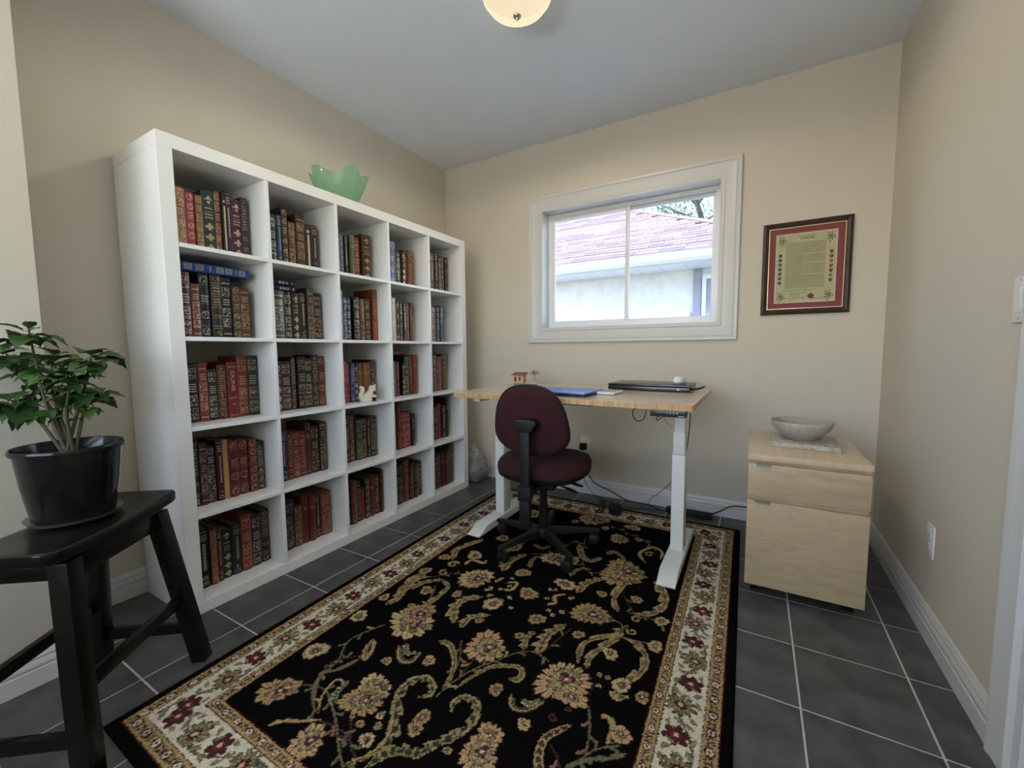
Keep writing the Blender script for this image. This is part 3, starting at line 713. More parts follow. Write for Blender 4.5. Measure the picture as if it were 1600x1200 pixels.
# --- field motifs traced from the photograph: each zoom window gives (origin, scale)
def Z(ox, oy, s):
    def q(x, y): return fpt(ox + x / s, oy + y / s)
    def k(x, y, r): return r / s * fsc(ox + x / s, oy + y / s)
    return q, k
def FL(z, x, y, r, rot=0, el=1., n=9, **kw): cx, cy = z[0](x, y); flower(cx, cy, z[1](x, y, r), math.radians(rot), el, n, **kw)
def SC(z, pts, w0, w1, lobes=0, **kw): scroll([z[0](*p) for p in pts], z[1](*pts[0], w0), z[1](*pts[-1], w1), lobes, **kw)
def ST(z, pts, w=.0032, c=OLV):
    P = [z[0](*p) for p in pts]; stem(P, w * .8, c); Q = spline(P, 6); acc = 0.; sd = 1
    for i in range(1, len(Q) - 1):
        d = Q[i + 1] - Q[i - 1]; ln = float(np.hypot(*d)) + 1e-9; acc += ln / 2
        if acc > .040:
            acc = 0.; sd = -sd; d = d / ln; nn = np.array([-d[1], d[0]]) * sd; e_ = Q[i] + d * .020 + nn * .024
            scroll([tuple(Q[i]), tuple((Q[i] + e_) / 2 + d * .004), tuple(e_)], .0032, .0062, 0, DOL, random.choice([OLV, TAN, ROS, OLV]))
def LF(z, x0, y0, x1, y1, w, **kw): a = z[0](x0, y0); b = z[0](x1, y1); leafm(*a, *b, z[1](x0, y0, w), **kw)
ZA = Z(170, 900, 3.019); ZB = Z(640, 900, 3.019); ZC = Z(700, 740, 3.81); ZD = Z(480, 740, 4.21); ZE = Z(420, 1000, 5.333); ZF = Z(680, 1000, 5.333); ZG = Z(940, 960, 5.0)
# stems first
for z, p in ((ZA, [(1300, 230), (1140, 300), (1080, 400), (1000, 470), (960, 560), (975, 640)]), (ZE, [(480, 420), (530, 560), (560, 700), (580, 880), (620, 1060)]), (ZE, [(240, 375), (380, 380), (480, 420)]),
             (ZE, [(700, 650), (680, 740), (690, 900), (730, 990)]), (ZE, [(500, 790), (620, 810), (690, 850)]), (ZE, [(430, 670), (560, 730), (680, 810)]), (ZE, [(450, 260), (560, 170), (780, 130)]),
             (ZF, [(10, 470), (150, 350), (330, 240), (520, 170), (690, 105), (830, 105), (950, 180)]), (ZF, [(215, 0), (205, 150), (160, 260), (60, 400)]), (ZF, [(350, 120), (230, 280)]),
             (ZF, [(1275, 550), (1290, 700), (1270, 880), (1220, 1060)]), (ZF, [(1090, 1060), (1230, 980), (1350, 910), (1530, 880)]), (ZF, [(960, 880), (1010, 960), (1035, 1060)]),
             (ZB, [(620, 365), (760, 250)]), (ZB, [(1000, 280), (1000, 230), (950, 200)]), (ZB, [(1010, 290), (1090, 310), (1190, 330)]), (ZB, [(1040, 175), (1110, 190), (1200, 240)]),
             (ZC, [(820, 380), (800, 500), (830, 580), (930, 590)]), (ZC, [(950, 300), (1060, 350), (1170, 400), (1240, 460)]), (ZC, [(1000, 650), (1090, 800), (1100, 830)]), (ZC, [(500, 480), (620, 470), (760, 400)]), (ZD, [(830, 680), (940, 660), (1010, 660)]), (ZD, [(640, 915), (760, 880), (830, 780), (840, 740)])):
    ST(z, p, .0034, random.choice([OLV, BRN, OLV, lin('#5b4a44')]))
# big scrolled leaves
SC(ZE, [(760, 990), (930, 900), (1020, 770), (1050, 600), (1080, 450), (1180, 340), (1300, 310), (1370, 370), (1350, 450), (1240, 480)], 58, 30, 9, c1=DOL, c2=lin('#87805a'), c3=TAN, side=-1)
SC(ZF, [(0, 870), (150, 810), (290, 720), (350, 600), (340, 510), (250, 470), (160, 510), (130, 600)], 46, 26, 6, c1=DOL, c2=lin('#87805a'), c3=TAN, side=1)
SC(ZE, [(820, 1060), (960, 960), (1100, 930), (1240, 950), (1420, 860), (1600, 800)], 50, 40, 7, c1=DOL, c2=lin('#87805a'), side=1)
SC(ZF, [(150, 420), (300, 310), (450, 230), (580, 215), (690, 225), (725, 275), (690, 330), (620, 325)], 14, 32, 0, c1=OLV, c2=TAN, c3=OLV)
SC(ZF, [(70, 400), (140, 280), (160, 150), (120, 40), (40, 10)], 12, 32, 0, c1=OLV, c2=TAN, c3=OLV)
SC(ZE, [(0, 710), (120, 680), (250, 680), (430, 665)], 22, 12, 5, c1=OLV, c2=TAN)
SC(ZE, [(415, 610), (430, 500), (500, 390), (570, 330), (620, 345), (600, 370)], 10, 9, 0, c1=OLV, c2=TAN)
SC(ZE, [(370, 540), (390, 400), (450, 280), (600, 240), (780, 140)], 20, 22, 4, c1=BRN, c2=OLV)
SC(ZE, [(800, 170), (860, 90), (880, 0)], 18, 16, 0, c1=BRN, c2=TAN)
SC(ZA, [(1310, 135), (1370, 95), (1400, 60), (1440, 20), (1500, -20)], 16, 26, 4, c1=OLV, c2=TAN)
SC(ZD, [(525, 860), (600, 820), (640, 740), (720, 690), (810, 680)], 24, 14, 5, c1=OLV, c2=TAN)
SC(ZD, [(760, 880), (850, 820), (930, 740), (870, 690)], 22, 12, 4, c1=OLV, c2=TAN)
SC(ZD, [(960, 560), (970, 510), (1040, 480), (1160, 440)], 16, 12, 3, c1=OLV, c2=TAN)
SC(ZD, [(1040, 600), (1080, 570), (1160, 590), (1180, 570)], 14, 10, 2, c1=OLV, c2=TAN)
SC(ZD, [(940, 910), (1000, 850), (1060, 820), (1150, 810)], 34, 16, 5, c1=OLV, c2=TAN)
SC(ZB, [(210, 215), (215, 150), (260, 115), (340, 100)], 30, 12, 5, c1=OLV, c2=TAN)
SC(ZB, [(245, 240), (290, 195), (380, 185)], 22, 10, 4, c1=OLV, c2=TAN)
SC(ZB, [(795, 405), (815, 330), (860, 300), (985, 278), (995, 255), (960, 250)], 16, 12, 2, c1=OLV, c2=TAN)
SC(ZB, [(835, 435), (855, 380), (920, 330), (1000, 285)], 14, 18, 3, c1=OLV, c2=TAN)
SC(ZB, [(1015, 293), (1075, 325), (1115, 380), (1100, 445), (1040, 490), (990, 520), (985, 565), (1030, 570)], 14, 26, 6, c1=OLV, c2=TAN, side=-1)
SC(ZB, [(985, 165), (965, 110), (1005, 45), (1030, 30)], 14, 20, 2, c1=OLV, c2=TAN)
SC(ZB, [(1050, 178), (1140, 180), (1200, 140), (1200, 80), (1160, 30)], 14, 24, 5, c1=OLV, c2=TAN, side=1)
SC(ZB, [(765, 703), (690, 735), (635, 770), (608, 850), (615, 930)], 14, 24, 0, c1=BRN, c2=TAN)
SC(ZB, [(905, 670), (935, 665), (955, 720), (930, 790)], 12, 16, 2, c1=OLV, c2=TAN)
SC(ZF, [(1100, 1070), (1280, 1000), (1450, 990), (1590, 950)], 20, 24, 4, c1=DOL, c2=OLV)
SC(ZB, [(480, 560), (490, 620), (560, 630), (640, 585)], 18, 12, 0, c1=OLV, c2=BRN, c3=TAN)
SC(ZB, [(530, 585), (570, 605), (615, 580)], 16, 10, 0, c1=IVO, c2=OLV)
SC(ZA, [(1370, 330), (1380, 395), (1430, 400), (1470, 355)], 20, 12, 0, c1=OLV, c2=BRN, c3=TAN)
SC(ZA, [(1400, 320), (1410, 365), (1450, 360)], 14, 9, 0, c1=IVO, c2=OLV)
SC(ZC, [(780, 420), (800, 490), (850, 520), (915, 500)], 20, 14, 0, c1=OLV, c2=TAN)
SC(ZC, [(945, 480), (990, 465), (1040, 500), (1050, 525)], 16, 9, 0, c1=BRN, c2=TAN)
SC(ZC, [(1175, 530), (1140, 480), (1180, 450), (1230, 440), (1275, 470), (1265, 510)], 12, 10, 0, c1=OLV, c2=TAN)
SC(ZC, [(30, 510), (60, 450), (120, 420), (205, 390)], 20, 12, 3, c1=OLV, c2=TAN)
SC(ZC, [(510, 420), (560, 445), (610, 430)], 16, 10, 0, c1=OLV, c2=ROS)
SC(ZC, [(590, 780), (640, 770), (640, 730), (700, 720)], 14, 12, 2, c1=MAR, c2=TAN)
SC(ZC, [(330, 690), (380, 690), (410, 650), (350, 650)], 14, 10, 0, c1=BRN, c2=TAN)
LF(ZC, 330, 575, 470, 480, 34); LF(ZC, 775, 705, 920, 625, 34); LF(ZC, 730, 610, 820, 560, 16); LF(ZC, 350, 470, 460, 410, 20); LF(ZC, 490, 560, 540, 490, 16)
LF(ZB, 610, 360, 735, 230, 36); LF(ZB, 540, 345, 590, 260, 22); LF(ZE, 530, 530, 670, 345, 36, c1=GRN, c2=lin('#9c9a80')); LF(ZA, 1210, 390, 1255, 295, 16); LF(ZE, 690, 660, 750, 580, 24)
LF(ZE, 630, 1060, 820, 995, 26); LF(ZB, 0, 60, 150, 20, 20); LF(ZD, 1280, 600, 1360, 560, 26)
# curls
def CURL(z, x, y, r, a0=0, c=TAN): 
    cx, cy = z[0](x, y); k = z[1](x, y, r)
    scroll([(cx + k * (1 - .085 * i) * math.cos(a0 + i * .72), cy + k * (1 - .085 * i) * math.sin(a0 + i * .72)) for i in range(10)], .004, .003, 0, c, c, None, 1, True)
for a in ((1070, 205, 26, 1), (1050, 262, 26, 3), (680, 670, 22, 2), (745, 630, 14, 0)): CURL(ZB, *a, c=TAN if a[0] > 760 else BRN)
for a in ((960, 600, 34, 1), (900, 650, 36, 2), (680, 870, 26, 0)): CURL(ZD, *a)
CURL(ZC, 30, 540, 40, 1); CURL(ZC, 1200, 480, 30, 1)
# flowers: big palmettes, then small blossoms
PINK = (TAN, lin('#7a5a54'), MAR, IVO)
for z, l in ((ZA, [(1435, 225, 108, 10, 1.15, 11), (985, 350, 58, 20, 1.05, 9), (1185, 190, 44, 0, 1, 7)]),
             (ZE, [(890, 400, 165, 55, 1.0, 11), (800, 500, 170, 40, 1.15, 13), (340, 840, 165, 50, 1.05, 10), (400, 90, 100, 30, 1.05, 9), (90, 420, 150, 20, 1.25, 9), (1290, 640, 70, 60, 1.3, 7), (1225, 740, 75, 40, 1, 8), (820, 835, 75, 0, 1, 9), (1340, 175, 62, 0, 1, 7), (985, 175, 50, 0, 1, 6), (765, 700, 40, 0, 1, 7), (935, 630, 42, 0, 1, 7), (910, 720, 42, 0, 1, 7)]),
             (ZF, [(440, 60, 190, 0, 1.05, 12), (1080, 330, 225, 60, 1.1, 15), (1150, 480, 120, 0, 1.2, 9), (470, 800, 130, 0, 1, 12), (380, 940, 190, 80, 1, 12), (510, 405, 70, 90, 1, 8), (745, 705, 66, 0, 1, 7), (1470, 125, 66, 0, 1, 7), (105, 920, 42, 0, 1, 7), (1370, 290, 26, 0, 1, 6), (1440, 315, 26, 0, 1, 6), (1365, 380, 26, 0, 1, 6), (1560, 790, 90, 30, 1.2, 8), (1560, 380, 90, 0, 1, 8)]),
             (ZB, [(860, 180, 92, 0, 1, 15), (300, 20, 72, 0, 1, 12), (605, 205, 44, 0, 1, 8), (400, 130, 50, 0, 1.1, 8), (570, 85, 46, 0, 1.15, 10), (740, 40, 48, 0, 1.2, 8), (910, 85, 28, 0, 1, 7), (800, 278, 32, 0, 1, 7), (330, 210, 24, 0, 1, 6), (520, 282, 26, 0, 1, 6), (950, 365, 40, 0, 1, 8), (1160, 330, 40, 80, 1.1, 6), (1190, 212, 36, 80, 1.1, 6), (1075, 112, 32, 0, 1, 7), (1100, 570, 38, 80, 1.1, 6), (1000, 8, 84, 0, 1.2, 11)]),
             (ZC, [(165, 625, 100, 0, 1, 14), (1065, 580, 122, 0, 1.15, 12), (1025, 390, 64, 0, 1, 12), (940, 325, 28, 0, 1, 7), (1105, 322, 42, 0, 1.2, 8), (880, 275, 85, 0, 1.2, 11), (760, 285, 26, 0, 1, 7), (160, 482, 46, 0, 1, 7), (455, 590, 48, 0, 1, 8), (650, 510, 85, 0, 1.1, 10), (400, 440, 50, 0, 1.2, 8), (330, 385, 40, 0, 1.2, 8), (60, 715, 34, 0, 1, 7), (740, 520, 60, 0, 1, 8), (500, 240, 60, 0, 1.2, 9), (1140, 395, 26, 0, 1, 6)]),
             (ZD, [(1120, 690, 120, 0, 1, 14), (1420, 655, 52, 0, 1, 8), (1110, 540, 54, 0, 1, 7), (790, 770, 50, 0, 1, 7), (910, 550, 44, 0, 1, 7), (780, 640, 46, 0, 1, 7), (985, 795, 36, 0, 1, 7), (1460, 790, 66, 0, 1.1, 10), (1230, 860, 64, 0, 1.1, 8), (740, 920, 110, 0, 1.1, 12), (510, 815, 40, 0, 1, 6)])):
    for f in l: FL(z, *f, pal=random.choice([(TAN, OLV, MAR, IVO), (LTN, OLV, MAR, LTN), PINK, (lin('#b39470'), lin('#7c7456'), MAR, IVO)]))
for z, pts in ((ZB, [(365, 65), (480, 150), (650, 105), (675, 185), (722, 172), (690, 66), (760, 105), (350, 20), (430, 62), (376, 92)]), (ZD, [(1210, 750), (1210, 800), (1280, 690), (1350, 690), (1330, 740), (1330, 815), (1170, 880)]), (ZC, [(250, 690), (290, 640), (240, 640), (610, 690), (740, 740), (680, 820), (370, 740), (310, 630), (600, 815)])):
    for x, y in pts:
        cx, cy = z[0](x, y); flower(cx, cy, .011, 0, 1, 5, (LTN, ROS, MAR, IVO))
# border bands (distance from each edge in metres; s runs along the edge)
dl, dr, dn, df = uu * RW, (1 - uu) * RW, vv * RH, (1 - vv) * RH
dist = np.minimum(np.minimum(dl, dr), np.minimum(dn, df)) + rs.normal(0, .0009, uu.shape)
horiz = np.minimum(dn, df) < np.minimum(dl, dr)
sal = np.where(horiz, uu * RW, vv * RH) + rs.normal(0, .0011, uu.shape)
flip = np.where(horiz, dn < df, dr < dl)
B0, B1, B2, B3 = .034, .072, .178, .214
m = dist < B3 + .004; C[m] = lin('#3c1418')
m = dist < B3; C[m] = TAN
m = dist < B2 + .004; C[m] = DOL
m = dist < B2; C[m] = IVO
m = (dist < B1 + .009) & (dist > B1 + .003); C[m] = IVO
m = dist < B1 + .003; C[m] = DOL
m = dist < B1; C[m] = TAN
m = dist < B0; C[m] = lin('#46201c')
m = dist < B0 - .004; C[m] = BLK
def band(d0, d1, per):
    mid = (d0 + d1) / 2; hw = (d1 - d0) / 2; inb = (dist > d0 + .002) & (dist < d1 - .002)
    k = np.floor(sal / per); a = sal / per - k - .5; y = (dist - mid)
    odd = (k % 2) == 0; r = np.hypot(a * per, y)
    C[inb & odd & (r < hw * .72)] = MAR; C[inb & odd & (r < hw * .5)] = IVO; C[inb & odd & (r < hw * .24)] = RED
    lf = np.abs(y - hw * .5 * np.sin(a * 9)) < hw * .30 * (1 - 1.7 * np.abs(a))
    C[inb & ~odd & lf] = GRN; C[inb & ~odd & (np.abs(y + hw * .45 * np.sin(a * 9)) < hw * .22 * (1 - 2 * np.abs(a)))] = DOL
    C[inb & (np.abs(np.abs(a) - .47) < .035) & (np.abs(y) < hw * .7)] = DOL
band(B0, B1, .031); band(B2 + .004, B3, .031)
# broad ivory band: a winding vine with alternate maroon blossoms and olive palmettes
mid = (B1 + B2) / 2 + .003; hw = (B2 - B1) / 2 - .006; inb = (dist > B1 + .010) & (dist < B2 - .002)
per = .205; k = np.floor(sal / per); a = (sal / per - k - .5) * per; y = np.where(flip, dist - mid, mid - dist); sgn = np.where(k % 2 == 0, 1, -1)
vine = np.abs(y - hw * .78 * np.sin(sal / per * math.pi)) 
C[inb & (vine < .0042)] = lin('#57553f')
for (ca, cy_, r, n, base, col1, col2) in ((-.045, .010, .040, 11, OLV, MAR, LTN), (.052, -.008, .033, 6, MAR, RED, lin('#c7a08c'))):
    x_, y_ = a - ca, (y - cy_ * sgn); th = np.arctan2(y_, x_); q = np.hypot(x_ * .95, y_ * .85) / (r * (.62 + .38 * np.abs(np.cos(n * th / 2 + .4))))
    C[inb & (q < 1)] = DOL; C[inb & (q < .88)] = base; C[inb & (q < .88) & (np.abs(np.sin(n * th / 2 + .4)) > .82) & (q > .35)] = lin('#8d8468') if base == OLV else DOL
    C[inb & (q < .45)] = col1; C[inb & (q < .2)] = col2
for (ca, cy_, ang, ln, w_) in ((.005, .028, .6, .034, .008), (.008, -.030, -.8, .034, .008), (.092, .022, 1.0, .03, .007), (-.090, -.028, .9, .03, .007), (.085, -.034, .1, .03, .006), (-.005, .0, 1.4, .03, .006), (-.062, .036, -.5, .034, .007), (.045, .034, -.2, .036, .007), (-.03, -.036, .5, .034, .007), (.100, .0, -1.2, .03, .006), (-.098, .012, -.9, .03, .006), (.03, -.02, 1.1, .026, .005)):
    x_, y_ = a - ca, (y - cy_ * sgn); c_, s_ = math.cos(ang), math.sin(ang)
    t_ = x_ * c_ + y_ * s_ * 1.; o_ = -x_ * s_ + y_ * c_ + .4 * t_ * t_ / .03
    mk = inb & (np.abs(t_) < ln / 2) & (np.abs(o_) < w_ * (1 - (2 * t_ / ln) ** 2))
    C[mk] = lin('#5f5c44'); C[mk & (np.abs(o_) < w_ * .3)] = lin('#8a7f62')
lowf = sum(np.sin(RX * f1 + p1) * np.sin(RY * f2 + p2) for f1, f2, p1, p2 in ((61, 83, 0, 1), (127, 97, 2, 3), (211, 173, 1, 5), (43, 149, 4, 2))) / 4
C *= (1 + .16 * lowf + rs.normal(0, .13, C.shape[:2]))[..., None]; C = np.clip(C, .002, 1) 
# mesh
lum = C.sum(2)
pile = .0098 + .0012 * (lum > .12) + rs.normal(0, .00025, lum.shape)
edge_drop = np.clip(dist / .010, 0, 1); pile = .004 + (pile - .004) * np.sqrt(edge_drop)
verts = np.stack([RX, RY, pile], -1).reshape(-1, 3)
idx = np.arange(NX * NY).reshape(NY, NX)
quads = np.stack([idx[:-1, :-1], idx[:-1, 1:], idx[1:, 1:], idx[1:, :-1]], -1).reshape(-1, 4)
# skirt down to the floor and underside
ring_i = np.concatenate([idx[0, :], idx[1:, -1], idx[-1, -2::-1], idx[-2:0:-1, 0]])
sk = verts[ring_i].copy(); sk[:, 2] = .0006
nb = len(verts); verts = np.concatenate([verts, sk]); R_ = len(ring_i); nxt = np.roll(np.arange(R_), -1)
skq = np.stack([ring_i, nb + np.arange(R_), nb + nxt, ring_i[nxt]], -1)
quads = np.concatenate([quads, skq])
org = np.array([1.5, .8, 0.]); verts = verts - org
me = bpy.data.meshes.new('area_rug')
me.vertices.add(len(verts)); me.vertices.foreach_set('co', verts.astype(np.float32).ravel())
me.loops.add(quads.size); me.loops.foreach_set('vertex_index', quads.astype(np.int32).ravel())
me.polygons.add(len(quads)); me.polygons.foreach_set('loop_start', np.arange(0, quads.size, 4, dtype=np.int32))
me.update(calc_edges=True); me.validate()
ca = me.color_attributes.new('weave', 'FLOAT_COLOR', 'POINT')
cc = np.concatenate([C.reshape(-1, 3), np.tile(np.array(BLK), (R_, 1))]); ca.data.foreach_set('color', np.concatenate([cc, np.ones((len(cc), 1))], 1).astype(np.float32).ravel())
me.polygons.foreach_set('use_smooth', np.ones(len(quads), bool))
rugm = mat('woven_rug', (.1, .1, .1), 1.0, spec=.0)
N = rugm.node_tree.nodes; L = rugm.node_tree.links
at = N.new('ShaderNodeVertexColor'); at.layer_name = 'weave'; L.new(at.outputs[0], N['Principled BSDF'].inputs['Base Color'])
nz = N.new('ShaderNodeTexNoise'); nz.inputs['Scale'].default_value = 420; bp = N.new('ShaderNodeBump'); bp.inputs['Strength'].default_value = .5; bp.inputs['Distance'].default_value = .003
tc = N.new('ShaderNodeTexCoord'); L.new(tc.outputs['Object'], nz.inputs['Vector']); L.new(nz.outputs['Fac'], bp.inputs['Height']); L.new(bp.outputs[0], N['Principled BSDF'].inputs['Normal'])
me.materials.append(rugm)
rug = bpy.data.objects.new('area_rug', me); COL.objects.link(rug); rug.location = org
tag(rug, 'black floral area rug with ivory flowered border under the desk', 'rug')
RZ = .0118

# ------------------------------------------------------------------ standing desk
bamboo = mat('bamboo', (.56, .42, .29), .20, nscale=6, namt=.10, stretch=(1.2, 26, 26), spec=.45, bump=.05, bscale=40)
bamboo_edge = mat('bamboo_edge', (.52, .32, .16), .45, nscale=9, namt=.38, stretch=(12, 1, 1), bump=.1, bscale=60)
white_steel = mat('white_powder_coat', (.76, .77, .74), .38, nscale=20, namt=.02, bump=.03, bscale=800)
TZ = .820; TX0, TX1, TY0, TY1 = .862, 2.088, 1.092, 1.862
desk = thing('standing_desk', 'white-legged standing desk with light bamboo top', 'desk', (1.475, 1.48, RZ))
out = []
def rrect(x0, x1, y0, y1, r, n=5):
    o_ = []
    for (cx, cy, a) in ((x1 - r, y1 - r, 0), (x0 + r, y1 - r, 90), (x0 + r, y0 + r, 180), (x1 - r, y0 + r, 270)):
        for i in range(n + 1): t = math.radians(a + 90 * i / n); o_.append((cx + r * math.cos(t), cy + r * math.sin(t)))
    return o_
ot = rrect(TX0, TX1, TY0, TY1, .022)
mb = MB(); n = len(ot)
r0 = [(x, y, TZ - .0255) for x, y in ot]; r1 = [(x, y, TZ - .001) for x, y in ot]; r2 = [(x + (.001 if x < 1.4 else -.001), y + (.001 if y < 1.4 else -.001), TZ) for x, y in ot]
mb.add(r0 + r1 + r2, [(i, (i + 1) % n, n + (i + 1) % n, n + i) for i in range(n)], 1)
mb.add(r1 + r2, [(i, (i + 1) % n, n + (i + 1) % n, n + i) for i in range(n)] + [tuple(range(n, 2 * n))], 0)
mb.add(r0, [tuple(reversed(range(n)))], 1)
mb.build('tabletop', [bamboo, bamboo_edge], desk, smooth=30)
LEGY = 1.455
for cx in (.966, 1.990):
    leg = MB().box(cx - .030, cx + .030, LEGY - .042, LEGY + .042, RZ + .043, .535).build('leg', white_steel, desk, bevel=.004)
    MB().box(cx - .0265, cx + .0265, LEGY - .038, LEGY + .038, .5355, .645).build('column_stage', white_steel, leg, bevel=.003)
    MB().box(cx - .0230, cx + .0230, LEGY - .034, LEGY + .034, .6455, .765).build('column_stage', white_steel, leg, bevel=.003)
    prof = [(1.128, 0), (1.128, .008), (1.150, .012), (1.215, .042), (1.72, .042), (1.79, .012), (1.812, .008), (1.812, 0)]
    M_ = Matrix(((0, 0, 1, 0), (1, 0, 0, 0), (0, 1, 0, RZ + .0004), (0, 0, 0, 1)))
    MB().prism(prof, cx - .0405, cx + .0405, M_).build('foot', white_steel, desk, bevel=.003)
    MB().box(cx - .022, cx + .022, 1.18, 1.78, .7655, .7938).build('side_bracket', white_steel, desk, bevel=.002)
for y in (1.415, 1.495): MB().box(.992, 1.964, y - .018, y + .018, .770, .7935).build('crossbar', black_pl, desk, bevel=.002)
MB().box(1.18, 1.62, 1.22, 1.40, .772, .7938).build('cable_tray', black_pl, desk, bevel=.003)
ctl = MB().box(1.917, 2.060, 1.099, 1.16, .7645, .7940).build('control_panel', mat('panel_black', (.02, .02, .023), .3, nscale=30), desk, bevel=.004)
pr = mat('panel_print', (.7, .7, .72), .5, nscale=50)
tmesh = text_mesh('1  2  3  4', .0125, .0001); tmesh.materials.append(pr)
k = bpy.data.objects.new('lettering', tmesh); COL.objects.link(k); k.parent = ctl; k.rotation_euler = (math.pi / 2, 0, 0); k.location = Vector((2.005, 1.0988, .7815)) - Vector(desk['_org'])
mb = MB()
for x in (1.945, 1.960): mb.add([(x - .004, 1.0988, .7805), (x, 1.0988, .7835), (x + .004, 1.0988, .7805), (x, 1.0988, .7822)], [(0, 1, 3), (1, 2, 3)])
mb.add([(2.030, 1.0988, .7685), (2.052, 1.0988, .7685), (2.052, 1.0988, .7715), (2.030, 1.0988, .7715)], [(0, 1, 2, 3)])
tag(mb.build('panel_marks', pr, ctl), kind='stuff')
cable_m = mat('black_cable', (.012, .012, .013), .5, nscale=40)
grey_cable = mat('grey_cable', (.35, .34, .33), .5, nscale=40)
def cable(pts, r, parent, m=cable_m, name='cable', n=6): return MB().tube(smooth_path(pts, 8), r, n).build(name, m, parent, smooth=60)
a = [un(x, y, 'y', 1.25) for x, y in ((1010, 640), (1006, 654), (998, 658), (990, 652), (989, 642), (994, 638))]
cable([a[0], a[1], a[2], a[3], a[4], a[5] + Vector((0, 0, .004))], .0022, desk)
a = [un(x, y, 'y', 1.2) for x, y in ((1034, 652), (1027, 657), (1026, 653), (1031, 650))]
cable(a, .0022, desk)
a = [un(x, y, 'y', 1.32) for x, y in ((1036, 650), (1042, 661), (1050, 667))]
cable(a, .0022, desk, grey_cable)
a = [un(x, y, 'y', 1.62) for x, y in ((1079, 646), (1077, 672), (1073, 705))]
cable(a, .0026, desk)

# ------------------------------------------------------------------ office chair
fab = mat('burgundy_fabric', (.046, .0155, .018), .95, nscale=160, namt=.25, bump=.35, bscale=900, spec=.12, sheen=.03)
CHR = math.radians(7)
ch = thing('office_chair', 'burgundy upholstered swivel office chair with black five-star base', 'chair', (1.355, 1.225, RZ), CHR)
def layer(outl, k, z, dx=0, dy=0): return [(x * k + dx, y * k + dy, z) for x, y in outl]
so = superell(.235, .225, 40, 2.9, lambda x, y: (x * (1 - .06 * (y < 0) * abs(y) / .22), y))
sy = .015
MB().loft([layer(so, .55, .375, 0, sy), layer(so, .86, .385, 0, sy), layer(so, .985, .405, 0, sy), layer(so, 1.0, .418, 0, sy)]).build('seat_shell', black_pl, ch, smooth=50)
rings = [layer(so, .985, .4185, 0, sy), layer(so, 1.008, .432, 0, sy), layer(so, 1.005, .455, 0, sy), layer(so, .96, .474, 0, sy), layer(so, .86, .484, 0, sy), layer(so, .6, .486, 0, sy), layer(so, .25, .485, 0, sy)]
MB().loft(rings).build('seat', fab, ch, smooth=60)
# backrest: rounded shield, wider below; plane tilted a little
bo = superell(.196, .170, 44, 2.7, lambda x, y: (x * (1 - .15 * (y + .10) / .17 * (y > -.10)), y))
BY, BZ, tilt = -.188, .702, math.radians(11)
def bl_(k, d): return [(x * k, BY + d - (y * k) * math.sin(tilt) + .10 * (x * k) ** 2 * 4 * .35, BZ + y * k * math.cos(tilt)) for x, y in bo]
MB().loft([bl_(.3, -.030), bl_(.7, -.029), bl_(.92, -.025), bl_(.985, -.016), bl_(1.0, .0), bl_(.97, .018), bl_(.86, .030), bl_(.5, .036)]).build('backrest', fab, ch, smooth=60)
MB().tube(bl_(1.004, -.004), .0075, 8, closed=True).build('edge_trim', black_pl, ch, smooth=60)
sup = MB().box(-.023, .023, -.272, -.252, .30, .66).build('back_support', black_pl, ch, bevel=.006)
pad = [(x, z) for x, z in rrect(-.058, .058, -.030, .028, .022)]
Mp = Matrix(((1, 0, 0, 0), (0, 0, 1, 0), (0, 1, 0, .690), (0, 0, 0, 1)))
MB().prism([(x * (1 - .25 * (z < 0)), z) for x, z in pad], -.278, -.2205, Mp).build('mounting_pad', black_pl, sup, bevel=.008)
MB().box(-.032, .032, -.284, -.240, .335, .405).build('height_clamp', black_pl, ch, bevel=.006)
MB().box(-.026, .026, -.280, -.244, .20, .334).build('bar_sleeve', black_pl, ch, bevel=.006)
MB().box(-.085, .085, -.10, .11, .335, .374).build('mechanism', black_pl, ch, bevel=.008)
MB().box(-.030, .030, -.245, -.09, .352, .373).build('back_arm', black_pl, ch, bevel=.004)
for (y, z, yaw, ln) in ((.045, .352, -12, .135), (-.01, .343, -24, .12)):
    a = math.radians(yaw); d_ = Vector((math.cos(a), math.sin(a), -.10)); p0 = Vector((.084, y, z))
    lv = MB().tube([p0, p0 + d_ * .045], .0045, 8).build('lever', black_pl, ch, smooth=60)
    q = superell(.042, .012, 20, 2.4); c0 = p0 + d_ * (.045 + .038)
    Mq = Matrix.Translation(c0) @ Matrix.Rotation(a, 4, 'Z') @ Matrix.Rotation(.10, 4, 'Y')
    MB().prism(q, -.004, .004, Mq).build('paddle', black_pl, lv, bevel=.002)
MB().lathe([(.0, .105), (.025, .105), (.025, .225), (.0205, .226), (.0205, .335)], (0, 0, 0), 20, capb=False, capt=True).build('gas_column', black_pl, ch, smooth=40)
MB().lathe([(.030, .055), (.042, .062), (.046, .090), (.036, .104), (.0255, .104)], (0, 0, 0), 24).build('base_hub', black_pl, ch, smooth=50)
